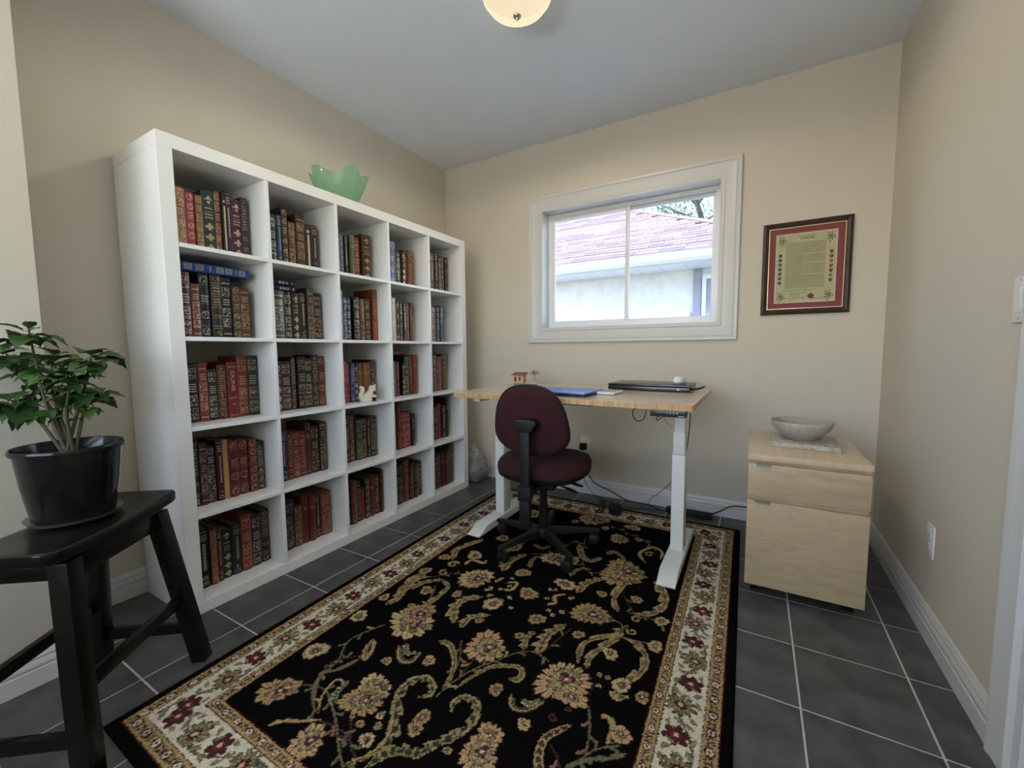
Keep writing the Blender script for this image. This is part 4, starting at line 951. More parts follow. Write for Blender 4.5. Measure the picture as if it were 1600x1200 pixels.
for k in range(5):
    ang = math.radians(249 + 72 * k) - CHR
    d_ = Vector((math.cos(ang), math.sin(ang), 0)); p_ = Vector((-d_.y, d_.x, 0))
    secs = []
    for (r, hw_, z0, z1) in ((.040, .021, .058, .100), (.12, .019, .066, .098), (.22, .017, .068, .090), (.285, .016, .066, .084), (.300, .012, .066, .080)):
        secs.append([d_ * r + p_ * hw_ + Vector((0, 0, z0)), d_ * r + p_ * hw_ * .8 + Vector((0, 0, z1)), d_ * r - p_ * hw_ * .8 + Vector((0, 0, z1)), d_ * r - p_ * hw_ + Vector((0, 0, z0))])
    MB().loft(secs).build('base_arm', black_pl, ch, bevel=.003)
    c0 = d_ * .282; sw = ang + random.uniform(-1.2, 1.2); ax = Vector((-math.sin(sw), math.cos(sw), 0)); fwv = Vector((math.cos(sw), math.sin(sw), 0))
    cs = MB().tube([c0 + Vector((0, 0, .050)), c0 + Vector((0, 0, .067))], .007, 8)
    hood = c0 - fwv * .012 + Vector((0, 0, .027))
    cs.tube([hood - ax * .006, hood + ax * .006], .0255, 14)
    co = cs.build('caster', black_pl, ch, smooth=40)
    for q in (-1, 1):
        MB().tube([hood + ax * q * .007, hood + ax * q * .009, hood + ax * q * .020, hood + ax * q * .023], [.024, .0268, .0268, .022], 18).build('wheel', black_pl, co, smooth=40)

# ------------------------------------------------------------------ saddle stool
blackwood = mat('black_lacquered_wood', (.0045, .0042, .0040), .22, nscale=14, namt=.3, stretch=(2, 20, 20), spec=.32, bump=.03, bscale=60)
SA = -.9101; SC0 = Vector((.7016, -.3481, 0)); SL, SW, SZ = .455, .228, .5985
st = thing('saddle_stool', 'black wooden saddle-seat stool with splayed legs carrying the plant', 'stool', (SC0.x, SC0.y, 0), SA)
def sad(x, y): return SZ - .014 * (1 - (2 * x / SL) ** 2) + .004 * (2 * y / SW) ** 2 * 0
mb = MB(); nx, ny = 20, 12; top = []; bot = []
def cornr(x, y):                                   # rounded plan corners
    return x, y
gx = [(-1 + 2 * i / nx) for i in range(nx + 1)]; gy = [(-1 + 2 * j / ny) for j in range(ny + 1)]
def plan(u, v):
    e_ = .965 if abs(u) == 1 and abs(v) == 1 else 1
    return u * SL / 2 * e_, v * SW / 2 * e_
vs = []; 
for s_ in (0, 1):
    for u in gx:
        for v in gy:
            x, y = plan(u, v); z = sad(x, y) - (.034 if s_ else 0); vs.append((x, y, z))
K = (nx + 1) * (ny + 1); q = lambda i, j, s_: s_ * K + i * (ny + 1) + j
fs = []
for i in range(nx):
    for j in range(ny): fs += [(q(i, j, 0), q(i + 1, j, 0), q(i + 1, j + 1, 0), q(i, j + 1, 0)), (q(i, j, 1), q(i, j + 1, 1), q(i + 1, j + 1, 1), q(i + 1, j, 1))]
for i in range(nx): fs += [(q(i, 0, 0), q(i, 0, 1), q(i + 1, 0, 1), q(i + 1, 0, 0)), (q(i, ny, 0), q(i + 1, ny, 0), q(i + 1, ny, 1), q(i, ny, 1))]
for j in range(ny): fs += [(q(0, j, 0), q(0, j + 1, 0), q(0, j + 1, 1), q(0, j, 1)), (q(nx, j, 0), q(nx, j, 1), q(nx, j + 1, 1), q(nx, j + 1, 0))]
mb.add(vs, fs).build('seat', blackwood, st, bevel=.009, seg=3)
def bar(p0, p1, hx, hy):
    p0, p1 = Vector(p0), Vector(p1); return MB().loft([[p + Vector((a * hx, b * hy, 0)) for a, b in ((1, 1), (-1, 1), (-1, -1), (1, -1))] for p in (p0, p1)])
def legp(sx_, sy_, z): t = 1 - z / .5535; return Vector((sx_ * (.155 + .067 * t), sy_ * (.087 + .066 * t), z))
for sx_ in (-1, 1):
    for sy_ in (-1, 1): bar(legp(sx_, sy_, .0012), legp(sx_, sy_, .5495), .0225, .0215).build('leg', blackwood, st, bevel=.002)
for sy_ in (-1, 1):
    a, b = legp(-1, sy_, .24), legp(1, sy_, .24); MB().box(a.x + .023, b.x - .023, a.y - .010, a.y + .010, .223, .257).build('stretcher', blackwood, st, bevel=.002)
    a, b = legp(-1, sy_, .53), legp(1, sy_, .53); MB().box(a.x + .022, b.x - .022, a.y - .010, a.y + .010, .495, .5485).build('apron', blackwood, st, bevel=.002)
for sx_ in (-1, 1):
    a, b = legp(sx_, -1, .125), legp(sx_, 1, .125); MB().box(a.x - .010, a.x + .010, a.y + .022, b.y - .022, .111, .145).build('stretcher', blackwood, st, bevel=.002)
    a, b = legp(sx_, -1, .535), legp(sx_, 1, .535); MB().box(a.x - .010, a.x + .010, a.y + .022, b.y - .022, .505, .545).build('apron', blackwood, st, bevel=.002)

# ------------------------------------------------------------------ potted plant
PC = Vector((.652, -.342, .5925))
pl = thing('potted_plant', 'leafy green poinsettia in glossy black plastic pot on the stool', 'potted plant', PC)
potm = mat('black_pot_plastic', (.006, .006, .0065), .16, nscale=30, namt=.2, spec=.4, bump=.02, bscale=30)
MB().lathe([(.080, .004), (.0855, .008), (.0985, .10), (.107, .186), (.107, .190), (.1145, .191), (.1155, .200), (.113, .2045), (.1095, .203), (.104, .18), (.100, .15), (.095, .148)], PC, 56, capb=True).build('pot', potm, pl, smooth=40)
MB().lathe([(.0, .150), (.099, .150)], PC, 40, capb=False).build('soil', mat('potting_soil', (.02, .014, .01), .95, nscale=60, namt=.4, bump=.8, bscale=120), pl)
MB().lathe([(.084, .0004), (.093, .001), (.099, .009), (.100, .011), (.0975, .0105), (.0915, .0035), (.082, .003)], PC, 48).build('saucer', thin_glass('clear_plastic', (.75, .76, .75), .3, .08, .08), pl, smooth=50)
leafg = [mat('plant_leaf_a', (.028, .070, .018), .45, nscale=40, namt=.25, rand=.3, spec=.4), mat('plant_leaf_b', (.045, .095, .020), .45, nscale=40, namt=.25, rand=.3, spec=.4)]
def leaf_mesh(ln, wd, droop, fold, mi, teeth=0):
    mb = MB(); n = 9; vs = []
    for i in range(n + 1):
        t = i / n; w = wd * (math.sin(math.pi * min(1, t * 1.02) ** .72) ** .85) * (1 - .25 * t) if 0 < t < 1 else .0004
        if teeth and i in (4, 6): w *= 1.16
        x = ln * (.15 + t * .85); z = -droop * t * t + .12 * ln * math.sin(t * 2.2)
        for s_ in (-1, -.5, 0, .5, 1): vs.append((x - .0 * abs(s_), s_ * w / 2, z + fold * abs(s_) * w / 2 + .0015 * math.sin(t * 22) * abs(s_)))
    fs = [(5 * i + j, 5 * i + 5 + j, 5 * i + 6 + j, 5 * i + 1 + j) for i in range(n) for j in range(4)]
    mb.add(vs, fs); mb.tube([(0, 0, 0), (ln * .08, 0, .004), (ln * .15, 0, 0)], .0011, 5)
    return mb.mesh('leaf', leafg[mi], smooth=70)
LM = [leaf_mesh(.092, .064, .024, .22, 0, 1), leaf_mesh(.078, .054, .020, .3, 1), leaf_mesh(.108, .068, .040, .18, 0, 1), leaf_mesh(.050, .034, .010, .3, 1)]
dep0 = (PC - CC).dot(CF)
stems = [((100, 700), (75, 640), (58, 575), (45, 515), 0.0), ((105, 700), (122, 640), (136, 590), (143, 552), .02), ((98, 700), (70, 668), (40, 640), (12, 622), -.01), ((102, 700), (104, 650), (108, 610), (104, 580), -.05), ((106, 700), (128, 655), (138, 628), (140, 612), .05), ((100, 700), (80, 640), (40, 585), (5, 548), .05), ((102, 700), (90, 640), (80, 590), (84, 556), .07)]
lr = random.Random(11)
stem_m = mat('plant_stem', (.055, .05, .028), .7, nscale=60, namt=.3)
for si, sp in enumerate(stems):
    pts = []
    for i, (x, y) in enumerate(sp[:4]):
        pts.append(at_depth(x, y, dep0 + sp[4] * i / 3))
    pts[0] = Vector((PC.x + lr.uniform(-.015, .015), PC.y + lr.uniform(-.015, .015), PC.z + .145))
    path = smooth_path(pts, 6)
    MB().tube(path, [.0052 - .0030 * i / (len(path) - 1) for i in range(len(path))], 7).build('stem', stem_m, pl, smooth=60)
    tip = path[-1]
    def put(pos, az, el, me_, sc=1.):
        o = inst(me_, 'leaf', pos - PC, (lr.uniform(-.3, .3), -el, az), pl, (sc, sc, sc))
    nl = 11
    for i in range(nl): put(tip - Vector((0, 0, .004 * i)), 2.4 * i + si, lr.uniform(-.35, .35) + .25 * (i < 3), LM[lr.choice([0, 0, 2, 1]) if i > 1 else 3], lr.uniform(.8, 1.1))
    for k, t in enumerate((.36, .45, .5, .55, .6, .64, .68, .72, .76, .8, .84, .88, .92, .96)):
        p = path[int(t * (len(path) - 1))]
        put(p, 2.4 * k + si * 1.3, lr.uniform(-.75, .15), LM[lr.choice([1, 3, 0, 3, 1, 2])], lr.uniform(.6, .95) * (.6 if t < .5 else 1))

# ------------------------------------------------------------------ filing cabinet with stoneware bowl on a tile
birch = mat('birch_veneer', (.47, .36, .225), .42, nscale=2.2, namt=.16, dist=1.6, stretch=(2.2, 2.2, 9), bump=.03, bscale=50)
birch_v = mat('birch_veneer_top', (.60, .45, .30), .42, nscale=3.2, namt=.09, stretch=(16, 1.4, 1.6))
CX0, CX1, CYF, CYB, CT = 2.283, 2.690, 1.270, 1.815, .610
fc = thing('filing_cabinet', 'pale birch two-drawer filing cabinet on black casters', 'cabinet', ((CX0 + CX1) / 2, (CYF + CYB) / 2, 0))
MB().box(CX0, CX1, CYF - .006, CYB, CT - .024, CT).build('top_panel', birch_v, fc, bevel=.0015)
body = MB()
body.box(CX0 + .004, CX0 + .020, CYF + .012, CYB - .004, .060, CT - .0244); body.box(CX1 - .020, CX1 - .004, CYF + .012, CYB - .004, .060, CT - .0244)
body.box(CX0 + .020, CX1 - .020, CYB - .012, CYB - .004, .060, CT - .0244); body.box(CX0 + .020, CX1 - .020, CYF + .020, CYB - .012, .060, .076)
body.box(CX0 + .020, CX1 - .020, CYF + .012, CYF + .03, .408, .4425); body.box(CX0 + .020, CX1 - .020, CYF + .013, CYF + .03, .565, CT - .0244)
body.build('carcass', birch, fc, bevel=.001, seg=1)
for (z0, z1) in ((.0505, .4155), (.4355, .5720)):
    dr = MB().box(CX0 + .003, CX1 - .003, CYF - .006, CYF + .0112, z0, z1).build('drawer', birch, fc, bevel=.0014)
    x0, x1 = CX0 + .032, CX0 + .082
    MB().box(x0, x1, CYF - .018, CYF + .004, z1 + .0004, z1 + .0026).box(x0, x1, CYF - .0195, CYF - .0175, z1 - .006, z1 + .0026).build('handle', chrome, dr, bevel=.0006, seg=1)
for x in (CX0 + .045, CX1 - .045):
    for y in (CYF + .055, CYB - .055):
        cs = MB().box(x - .018, x + .018, y - .018, y + .018, .0555, .0598).tube([(x, y, .035), (x, y, .056)], .008, 8).tube([(x - .006, y + .008, .027), (x + .006, y + .008, .027)], .0245, 14).build('caster', black_pl, fc, smooth=40)
        for s_ in (-1, 1): MB().tube([(x + s_ * .0065, y + .008, .027), (x + s_ * .018, y + .008, .027)], .0265, 18).build('wheel', black_pl, cs, smooth=40)
tm = mat('carved_stone', (.42, .38, .31), .8, nscale=45, namt=.45, bump=.6, bscale=90)
slab = MB().box(-.128, .128, -.135, .135, 0, .021).build('stone_tile', tm, None, bevel=.003, org=(0, 0, 0))
slab.location = (2.496, 1.585, CT + .0005); slab.rotation_euler = (0, 0, math.radians(-3))
tag(slab, 'weathered square stone tile lying flat on the filing cabinet', 'tile')
cer = mat('speckled_stoneware', (.40, .385, .34), .45, nscale=90, namt=.22, bump=.12, bscale=120, spec=.5)
cer_in = mat('stoneware_inside', (.36, .31, .25), .5, nscale=60, namt=.2)
BC = Vector((2.487, 1.585, CT + .0220)); mb = MB()
mb.lathe([(.048, 0), (.052, .002), (.054, .006), (.078, .020), (.103, .043), (.117, .066), (.121, .082), (.119, .085)], BC, 48)
mb.lathe([(.119, .085), (.1165, .083), (.112, .066), (.098, .045), (.073, .024), (.03, .013), (.001, .012)], BC, 48, mi=1, capb=False)
bw = mb.build('stoneware_bowl', [cer, cer_in], None, smooth=50, org=BC); tag(bw, 'grey speckled stoneware bowl sitting on the stone tile', 'bowl')

# ------------------------------------------------------------------ framed certificate
FX, FY = (2.311, 2.719), (1.236, 1.746)
yb = D - .0008
fr = thing('framed_certificate', 'framed certificate with red mat and dark wood frame beside the window', 'picture frame', (2.515, D - .01, 1.236))
to3 = lambda a, b, h: Vector((a, yb - h, b))
mb = MB(); frame_strips(mb, FX[0] + .030, FX[1] - .030, FY[0] + .030, FY[1] - .030, [(0, .004), (0, .015), (.004, .019), (.016, .023), (.026, .020), (.030, .013), (.030, 0)], to3)
mb.build('frame', mat('walnut_frame', (.035, .018, .013), .35, nscale=18, namt=.5, stretch=(1, 1, 1)), fr, smooth=30)
def plate(x0, x1, z0, z1, y, m_, name, parent): return MB().box(x0, x1, y - .0006, y, z0, z1).build(name, m_, parent)
mb = MB(); frame_strips(mb, FX[0] + .034, FX[1] - .034, FY[0] + .034, FY[1] - .034, [(0, .004), (0, .0145), (.004, .0145), (.0045, .004)], to3); mb.build('gold_fillet', mat('gold_fillet', (.62, .45, .22), .35, .6, nscale=60), fr)
red_mat = mat('red_mat_board', (.24, .06, .075), .8, nscale=80, namt=.08)
mx0, mx1, mz0, mz1 = FX[0] + .034, FX[1] - .034, FY[0] + .034, FY[1] - .034; mw = .030
mbd = MB(); 
for (a, b, c, d) in ((mx0, mx0 + mw, mz0, mz1), (mx1 - mw, mx1, mz0, mz1), (mx0 + mw, mx1 - mw, mz0, mz0 + mw), (mx0 + mw, mx1 - mw, mz1 - mw, mz1)): mbd.box(a, b, yb - .0075, yb - .006, c, d)
mbd.build('mat_board', red_mat, fr)
mb = MB(); frame_strips(mb, mx0 + mw + .006, mx1 - mw - .006, mz0 + mw + .006, mz1 - mw - .006, [(0, .005), (0, .0062), (.006, .0068), (.006, .005)], to3); mb.build('inner_mat', mat('ivory_mat', (.62, .50, .42), .7, nscale=80), fr)
px0, px1, pz0, pz1 = mx0 + mw + .006, mx1 - mw - .006, mz0 + mw + .006, mz1 - mw - .006
pap = plate(px0 - .003, px1 + .003, pz0 - .003, pz1 + .003, yb - .0035, mat('parchment', (.50, .45, .27), .7, nscale=14, namt=.07), 'certificate', fr)
ink = mat('brown_ink', (.10, .09, .055), .8, nscale=90); mb = MB(); pr_ = random.Random(4); yp = yb - .0044
def pq(m_, x0, x1, z0, z1, mi=0): m_.add([(x0, yp, z0), (x1, yp, z0), (x1, yp, z1), (x0, yp, z1)], [(0, 1, 2, 3)], mi)
PW, PH = px1 - px0, pz1 - pz0
z = pz1 - .125 * PH; i = 0
while z > pz0 + .20 * PH:
    x = px0 + .16 * PW; xe = px0 + .84 * PW
    if i in (11, 20, 31): xe = px0 + .45 * PW
    while x < xe:
        w_ = pr_.uniform(.004, .015); pq(mb, x, min(x + w_, xe), z - .0019, z); x += w_ + .0016
    z -= .0056; i += 1
for zz, a, b in ((.965, .36, .64), (.93, .40, .60), (.17, .14, .66), (.135, .25, .5), (.11, .25, .4), (.05, .1, .5), (.04, .62, .8), (.085, .25, .4)):
    x = px0 + a * PW
    while x < px0 + b * PW: w_ = pr_.uniform(.005, .014); pq(mb, x, x + w_, pz0 + zz * PH - .0012, pz0 + zz * PH + (.004 if zz == .93 else .0012)); x += w_ + .002
tag(mb.build('printed_text', ink, pap), kind='stuff')
shc = [mat('ink_' + n, c, .8, nscale=120, namt=.3) for n, c in (('teal', (.05, .09, .10)), ('rust', (.25, .07, .04)), ('green', (.06, .09, .045)), ('crimson', (.22, .02, .04)), ('violet', (.12, .08, .14)), ('gold', (.30, .22, .08)))]
for sx_, x in ((0, px0 + .065 * PW), (1, px1 - .065 * PW)):
    for j in range(7):
        zc = pz1 - (.30 + .068 * j) * PH; w_ = .0085; mb = MB()
        mb.add([(x - w_, yp, zc + .009), (x + w_, yp, zc + .009), (x + w_, yp, zc), (x + w_ * .6, yp, zc - .007), (x, yp, zc - .011), (x - w_ * .6, yp, zc - .007), (x - w_, yp, zc)], [tuple(range(7))])
        y2 = yp - .0003; mb.add([(x - w_ * .55, y2, zc + .005), (x, y2, zc + .005), (x, y2, zc - .006), (x - w_ * .55, y2, zc - .003)], [(0, 1, 2, 3)], 1)
        mb.build('shield', [shc[(j * 2 + sx_) % 6], shc[(j + 3 + sx_) % 6]], pap)
for sx_ in (0, 1):
    for sz_ in (0, 1):
        cx = px0 + .09 * PW if sx_ == 0 else px1 - .09 * PW; cz = pz0 + .08 * PH if sz_ == 0 else pz1 - .08 * PH; mb = MB()
        for q_ in range(16):
            a = q_ * 2.4; r = .004 + .0013 * q_; x, z = cx + r * math.cos(a) * .9, cz + r * math.sin(a) * 1.1; s_ = .0045
            mb.add([(x - s_, yp - .0001 * (q_ % 3), z), (x, yp - .0001 * (q_ % 3), z - s_), (x + s_, yp - .0001 * (q_ % 3), z), (x, yp - .0001 * (q_ % 3), z + s_)], [(0, 1, 2, 3)], q_ % 3)
        mb.build('corner_ornament', [shc[3 if sz_ == 0 else 4], shc[2], shc[0]], pap)
mb = MB(); cx, cz = px0 + .62 * PW, pz0 + .075 * PH; mb.tube([(cx, yp + .0006, cz), (cx, yp - .0012, cz)], .0145, 24); mb.build('wax_seal', mat('wax_seal', (.20, .02, .045), .5, nscale=100), pap)
MB().box(FX[0] + .0345, FX[1] - .0345, yb - .0130, yb - .0115, FY[0] + .0345, FY[1] - .0345).build('glass_pane', thin_glass('picture_glass', (.97, .98, .97), .05, .03), fr)

# ------------------------------------------------------------------ outlets and switch
plate_m = mat('white_device_plastic', (.74, .73, .70), .35, nscale=30, namt=.01)
slot_m = mat('slot_dark', (.02, .02, .02), .6, nscale=30)
def device(name, label, loc, nrm_axis, kind):
    t_ = thing(name, label, 'outlet' if kind == 'outlet' else 'switch', loc, 0 if nrm_axis == 'y' else -math.pi / 2)
    # local frame: x across, -y out of the wall
    MB().box(-.036, .036, -.006, -.0005, -.058, .058).build('wall_plate', plate_m, t_, bevel=.003)
    if kind == 'outlet':
        for z in (-.020, .020):
            r_ = MB().prism(superell(.017, .0145, 20, 3), -.008, -.0062, Matrix(((1, 0, 0, 0), (0, 0, 1, 0), (0, 1, 0, z), (0, 0, 0, 1)))).build('receptacle', plate_m, t_, bevel=.0008)
            mb = MB(); mb.box(-.007, -.005, -.0084, -.0081, z - .002, z + .006); mb.box(.005, .007, -.0084, -.0081, z - .002, z + .005); mb.tube([(0, -.0084, z - .008), (0, -.0081, z - .008)], .0022, 10); mb.build('slots', slot_m, r_)
        MB().tube([(0, -.0075, 0), (0, -.0062, 0)], .003, 10).build('screw', chrome, t_)
    else:
        MB().box(-.017, .017, -.0085, -.0062, -.033, .033).build('rocker_frame', plate_m, t_, bevel=.001)
        MB().add([(-.014, -.0088, -.029), (.014, -.0088, -.029), (.014, -.0125, .029), (-.014, -.0125, .029), (-.014, -.0086, -.030), (.014, -.0086, -.030), (.014, -.0086, .030), (-.014, -.0086, .030)], [(0, 1, 2, 3), (3, 2, 6, 7), (0, 3, 7, 4), (1, 5, 6, 2), (0, 4, 5, 1)]).build('rocker', plate_m, t_)
        for z in (-.048, .048): MB().tube([(0, -.0072, z), (0, -.0062, z)], .003, 10).build('screw', chrome, t_)
    return t_
device('wall_outlet', 'white duplex wall outlet low on the right wall', (W - .0006, 1.307, .350), 'x', 'outlet')
device('wall_outlet', 'white wall outlet behind the office chair with black adapter', (1.246, D - .0006, .362), 'y', 'outlet')
device('light_switch', 'white rocker light switch beside the door casing', (W - .0006, .838, 1.165), 'x', 'switch')
wp = thing('wall_adapter', 'black power adapter plugged into the outlet behind the chair', 'adapter', (1.240, D - .02, .344))
MB().box(1.215, 1.262, D - .047, D - .0095, .325, .372).build('plug_body', black_pl, wp, bevel=.005)
cable([(1.24, D - .03, .3245), (1.245, D - .06, .26), (1.28, D - .12, .14), (1.38, D - .16, .05), (1.50, D - .14, .014)], .0022, wp)

# power brick, coiled cable and cables on the floor behind the desk
br = thing('power_brick', 'black laptop power brick with coiled cable at the rug edge', 'power brick', (1.56, 1.83, RZ))
MB().box(1.525, 1.595, 1.806, 1.858, RZ + .0004, RZ + .062).build('brick', black_pl, br, bevel=.006)
cpts = [(1.478 + .010 * math.sin(t * .7), 1.83 + .032 * math.cos(t), RZ + .040 + .036 * math.sin(t)) for t in [i * .5 for i in range(40)]]
MB().tube(cpts, .0028, 6).build('cable_coil', cable_m, br, smooth=60)
cable([(1.56, 1.862, RZ + .03), (1.60, 1.92, RZ + .006), (1.72, 2.02, .008), (1.86, 2.06, .006)], .0028, br)
t_ = thing('floor_cable', 'thick black cable sagging from under the chair along the baseboard', 'cable', (1.6, 2.05, 0))
pts = [un(890, 725, 'y', 1.5), un(915, 737, 'y', 1.75), un(930, 755, 'y', 2.0), un(955, 768, 'y', 2.07), un(980, 782, 'y', 2.09), un(1010, 788, 'z', .02), un(1045, 800, 'z', .008), un(1085, 800, 'z', .008), un(1105, 804, 'z', .006)]
pts += [Vector((2.14, 2.108, .045)), Vector((2.20, 2.112, .085)), Vector((2.30, 2.112, .092))]
cable(pts, .0036, t_)
t_ = thing('thin_cable', 'thin black cable hanging from the desk leg to the floor', 'cable', (1.86, 1.9, 0))
cable([Vector((1.978, 1.53, .52)), Vector((1.955, 1.75, .36)), un(1030, 770, 'y', 2.02), un(1017, 778, 'y', 2.05), un(1010, 789, 'z', .016), un(985, 793, 'z', .008), un(960, 792, 'z', .008)], .0019, t_)
ps = thing('power_strip', 'black power strip on the floor against the back baseboard', 'power strip', (1.93, 2.06, 0))
a0 = MB().box(1.83, 2.10, 2.035, 2.082, .0006, .034).build('housing', black_pl, ps, bevel=.005)
for i in range(4): MB().box(1.855 + .055 * i, 1.885 + .055 * i, 2.046, 2.072, .0342, .036).build('socket', slot_m, a0)

# ------------------------------------------------------------------ things on the desk
dz = TZ + .0006
hut = thing('toy_hut', 'small painted wooden beach hut figurine on the desk', 'figurine', (.932, 1.735, dz))
hm = mat('hut_wood', (.55, .36, .19), .6, nscale=60, namt=.2); hr = mat('hut_roof', (.20, .075, .06), .6, nscale=60, namt=.25); hp = mat('hut_pink', (.50, .22, .20), .6, nscale=60)
hx, hy = .932, 1.735
mbw = MB()
for (a, b, c, d) in ((-.038, -.028, 0, .062), (-.012, .002, .012, .062), (.022, .038, .012, .062), (-.028, -.012, .048, .062), (.002, .022, .046, .062), (.002, .022, .012, .024), (-.028, -.012, .012, .016)): mbw.box(hx + a, hx + b, hy - .024, hy - .020, dz + c + .001, dz + d)
mbw.box(hx - .038, hx + .038, hy + .018, hy + .022, dz + .010, dz + .062); mbw.box(hx - .038, hx - .034, hy - .020, hy + .018, dz + .010, dz + .062); mbw.box(hx + .034, hx + .038, hy - .020, hy + .018, dz + .010, dz + .062)
mbw.build('walls', hm, hut)
MB().box(hx - .034, hx + .034, hy - .019, hy + .017, dz + .0085, dz + .0115).build('floor_board', hm, hut)
for a, b in ((-.036, -.020), (.024, .022), (.034, -.022), (-.036, .016)): MB().box(hx + a - .003, hx + a + .003, hy + b - .003, hy + b + .003, dz, dz + .0085 if a != -.036 or b > 0 else dz + .001).build('stilt', hp if a > 0 else hm, hut)
MB().add([(hx - .048, hy - .032, dz + .060), (hx + .050, hy - .032, dz + .060), (hx + .050, hy + .028, dz + .072), (hx - .048, hy + .028, dz + .072), (hx - .048, hy - .032, dz + .066), (hx + .050, hy - .032, dz + .066), (hx + .050, hy + .028, dz + .078), (hx - .048, hy + .028, dz + .078)], [(0, 3, 2, 1), (4, 5, 6, 7), (0, 1, 5, 4), (2, 3, 7, 6), (0, 4, 7, 3), (1, 2, 6, 5)]).build('roof', hr, hut)
for a in (-.020, .012): MB().box(hx + a - .009, hx + a + .009, hy - .030, hy - .0245, dz + .046, dz + .056).build('awning', hp, hut)
pm = thing('toy_palm', 'little wooden palm tree figurine with pink base on the desk', 'figurine', (1.028, 1.765, dz))
c0 = Vector((1.028, 1.765, dz))
MB().lathe([(.020, 0), (.023, .004), (.020, .010), (.010, .013)], c0, 24, capt=True).build('base', mat('palm_pink', (.60, .30, .28), .6, nscale=60), pm, smooth=50)
MB().tube([c0 + Vector((0, 0, .0125)), c0 + Vector((.001, 0, .04)), c0 + Vector((.0, 0, .072))], [.010, .008, .006], 10).build('trunk', hm, pm, smooth=50)
pgm = mat('palm_green', (.22, .20, .10), .6, nscale=80, namt=.3)
for i in range(8):
    a = i * math.pi / 4; d_ = Vector((math.cos(a), math.sin(a), 0)); s_ = Vector((-d_.y, d_.x, 0)); p = c0 + Vector((0, 0, .073)); mb = MB()
    rg = [(0, .004, .0), (.014, .0075, .012), (.027, .0065, .007), (.036, .0012, -.012)]
    vs = []
    for r, w_, h_ in rg: vs += [p + d_ * r + s_ * w_ + Vector((0, 0, h_)), p + d_ * r - s_ * w_ + Vector((0, 0, h_)), p + d_ * r - s_ * w_ + Vector((0, 0, h_ + .0025)), p + d_ * r + s_ * w_ + Vector((0, 0, h_ + .0025))]
    fs = [(4 * k_ + j, 4 * k_ + (j + 1) % 4, 4 * k_ + 4 + (j + 1) % 4, 4 * k_ + 4 + j) for k_ in range(3) for j in range(4)] + [(3, 2, 1, 0), (12, 13, 14, 15)]
    mb.add(vs, fs).build('frond', pgm, pm)
MB().lathe([(.002, .0), (.007, .004), (.004, .016), (.0005, .024)], c0 + Vector((0, 0, .075)), 8).build('crown', pgm, pm)
# blue laptop
b0 = thing('blue_laptop', 'closed slim laptop with bright blue lid on the desk', 'laptop', (1.43, 1.30, dz), math.radians(-3))
MB().box(-.175, .175, -.120, .120, .0006, .011).build('base', black_pl, b0, bevel=.003)
MB().box(-.176, .176, -.121, .121, .0114, .019).build('lid', mat('blue_lid', (.10, .17, .42), .28, .25, nscale=10, namt=.04), b0, bevel=.0025)
# calculator
ca_ = thing('calculator', 'white pocket calculator lying between the two laptops', 'calculator', (1.652, 1.395, dz), math.radians(-4))
cb = MB().loft([[(x, y, z) for x, y in rrect(-.050 * k_, .050 * k_, -.075 * k_, .075 * k_, .012)] for k_, z in ((.94, 0), (1, .004), (1, .010), (.95, .014))]).build('body', mat('calc_white', (.66, .70, .68), .4, nscale=30, namt=.02), ca_, smooth=40)
MB().box(-.038, .038, .030, .058, .0142, .0152).build('screen', mat('calc_screen', (.28, .36, .33), .2, nscale=30), ca_, bevel=.0004)
kc = mat('calc_keys', (.30, .32, .33), .5, nscale=30)
for i in range(5):
    for j in range(5): MB().box(-.038 + .0160 * i, -.026 + .0160 * i, -.060 + .0165 * j, -.050 + .0165 * j, .0142, .0165).build('key', kc, ca_)
# black laptop
bl0 = thing('black_laptop', 'thick closed glossy black laptop at the right end of the desk', 'laptop', (1.792, 1.735, dz), math.radians(-1))
LB = mat('laptop_black', (.012, .012, .014), .22, nscale=30, spec=.6)
lb = MB().box(-.215, .215, -.125, .125, .003, .024).build('base', LB, bl0, bevel=.004)
for x in (-.18, .18):
    for y in (-.1, .1): MB().lathe([(.008, .0004), (.008, .0028)], (x, y, 0), 12, capt=True).build('rubber_foot', black_pl, lb)
MB().box(-.216, .216, -.127, .125, .0246, .037).build('lid', LB, bl0, bevel=.005)
MB().box(.155, .168, -.1256, -.1251, .010, .016).build('sticker', plate_m, lb)
cable([(.2152, -.06, .014), (.235, -.055, .016), (.262, -.04, .022), (.275, -.005, .026), (.262, .025, .016), (.240, .03, .006), (.228, .045, .0035)], .0030, bl0)
MB().box(.2155, .236, -.068, -.050, .008, .020).build('plug', black_pl, bl0, bevel=.002)
ms = thing('computer_mouse', 'white wireless mouse resting on the black laptop', 'mouse', (1.945, 1.690, dz + .0374), math.radians(75))
mo = superell(.050, .029, 28, 2.4)
MB().loft([[(x * k_, y * k_, z) for x, y in mo] for k_, z in ((.93, .0006), (1, .006), (1, .012))]).build('base', mat('mouse_grey', (.30, .31, .36), .4, nscale=30), ms, smooth=40)
MB().loft([[(x * k_ - .004 * (1 - k_), y * k_, z) for x, y in mo] for k_, z in ((.995, .0122), (.98, .020), (.90, .029), (.72, .036), (.4, .039))]).build('shell', plate_m, ms, smooth=50)
MB().tube([(.026, -.003, .031), (.026, .003, .031)], .008, 14).build('scroll_wheel', black_pl, ms, smooth=50)

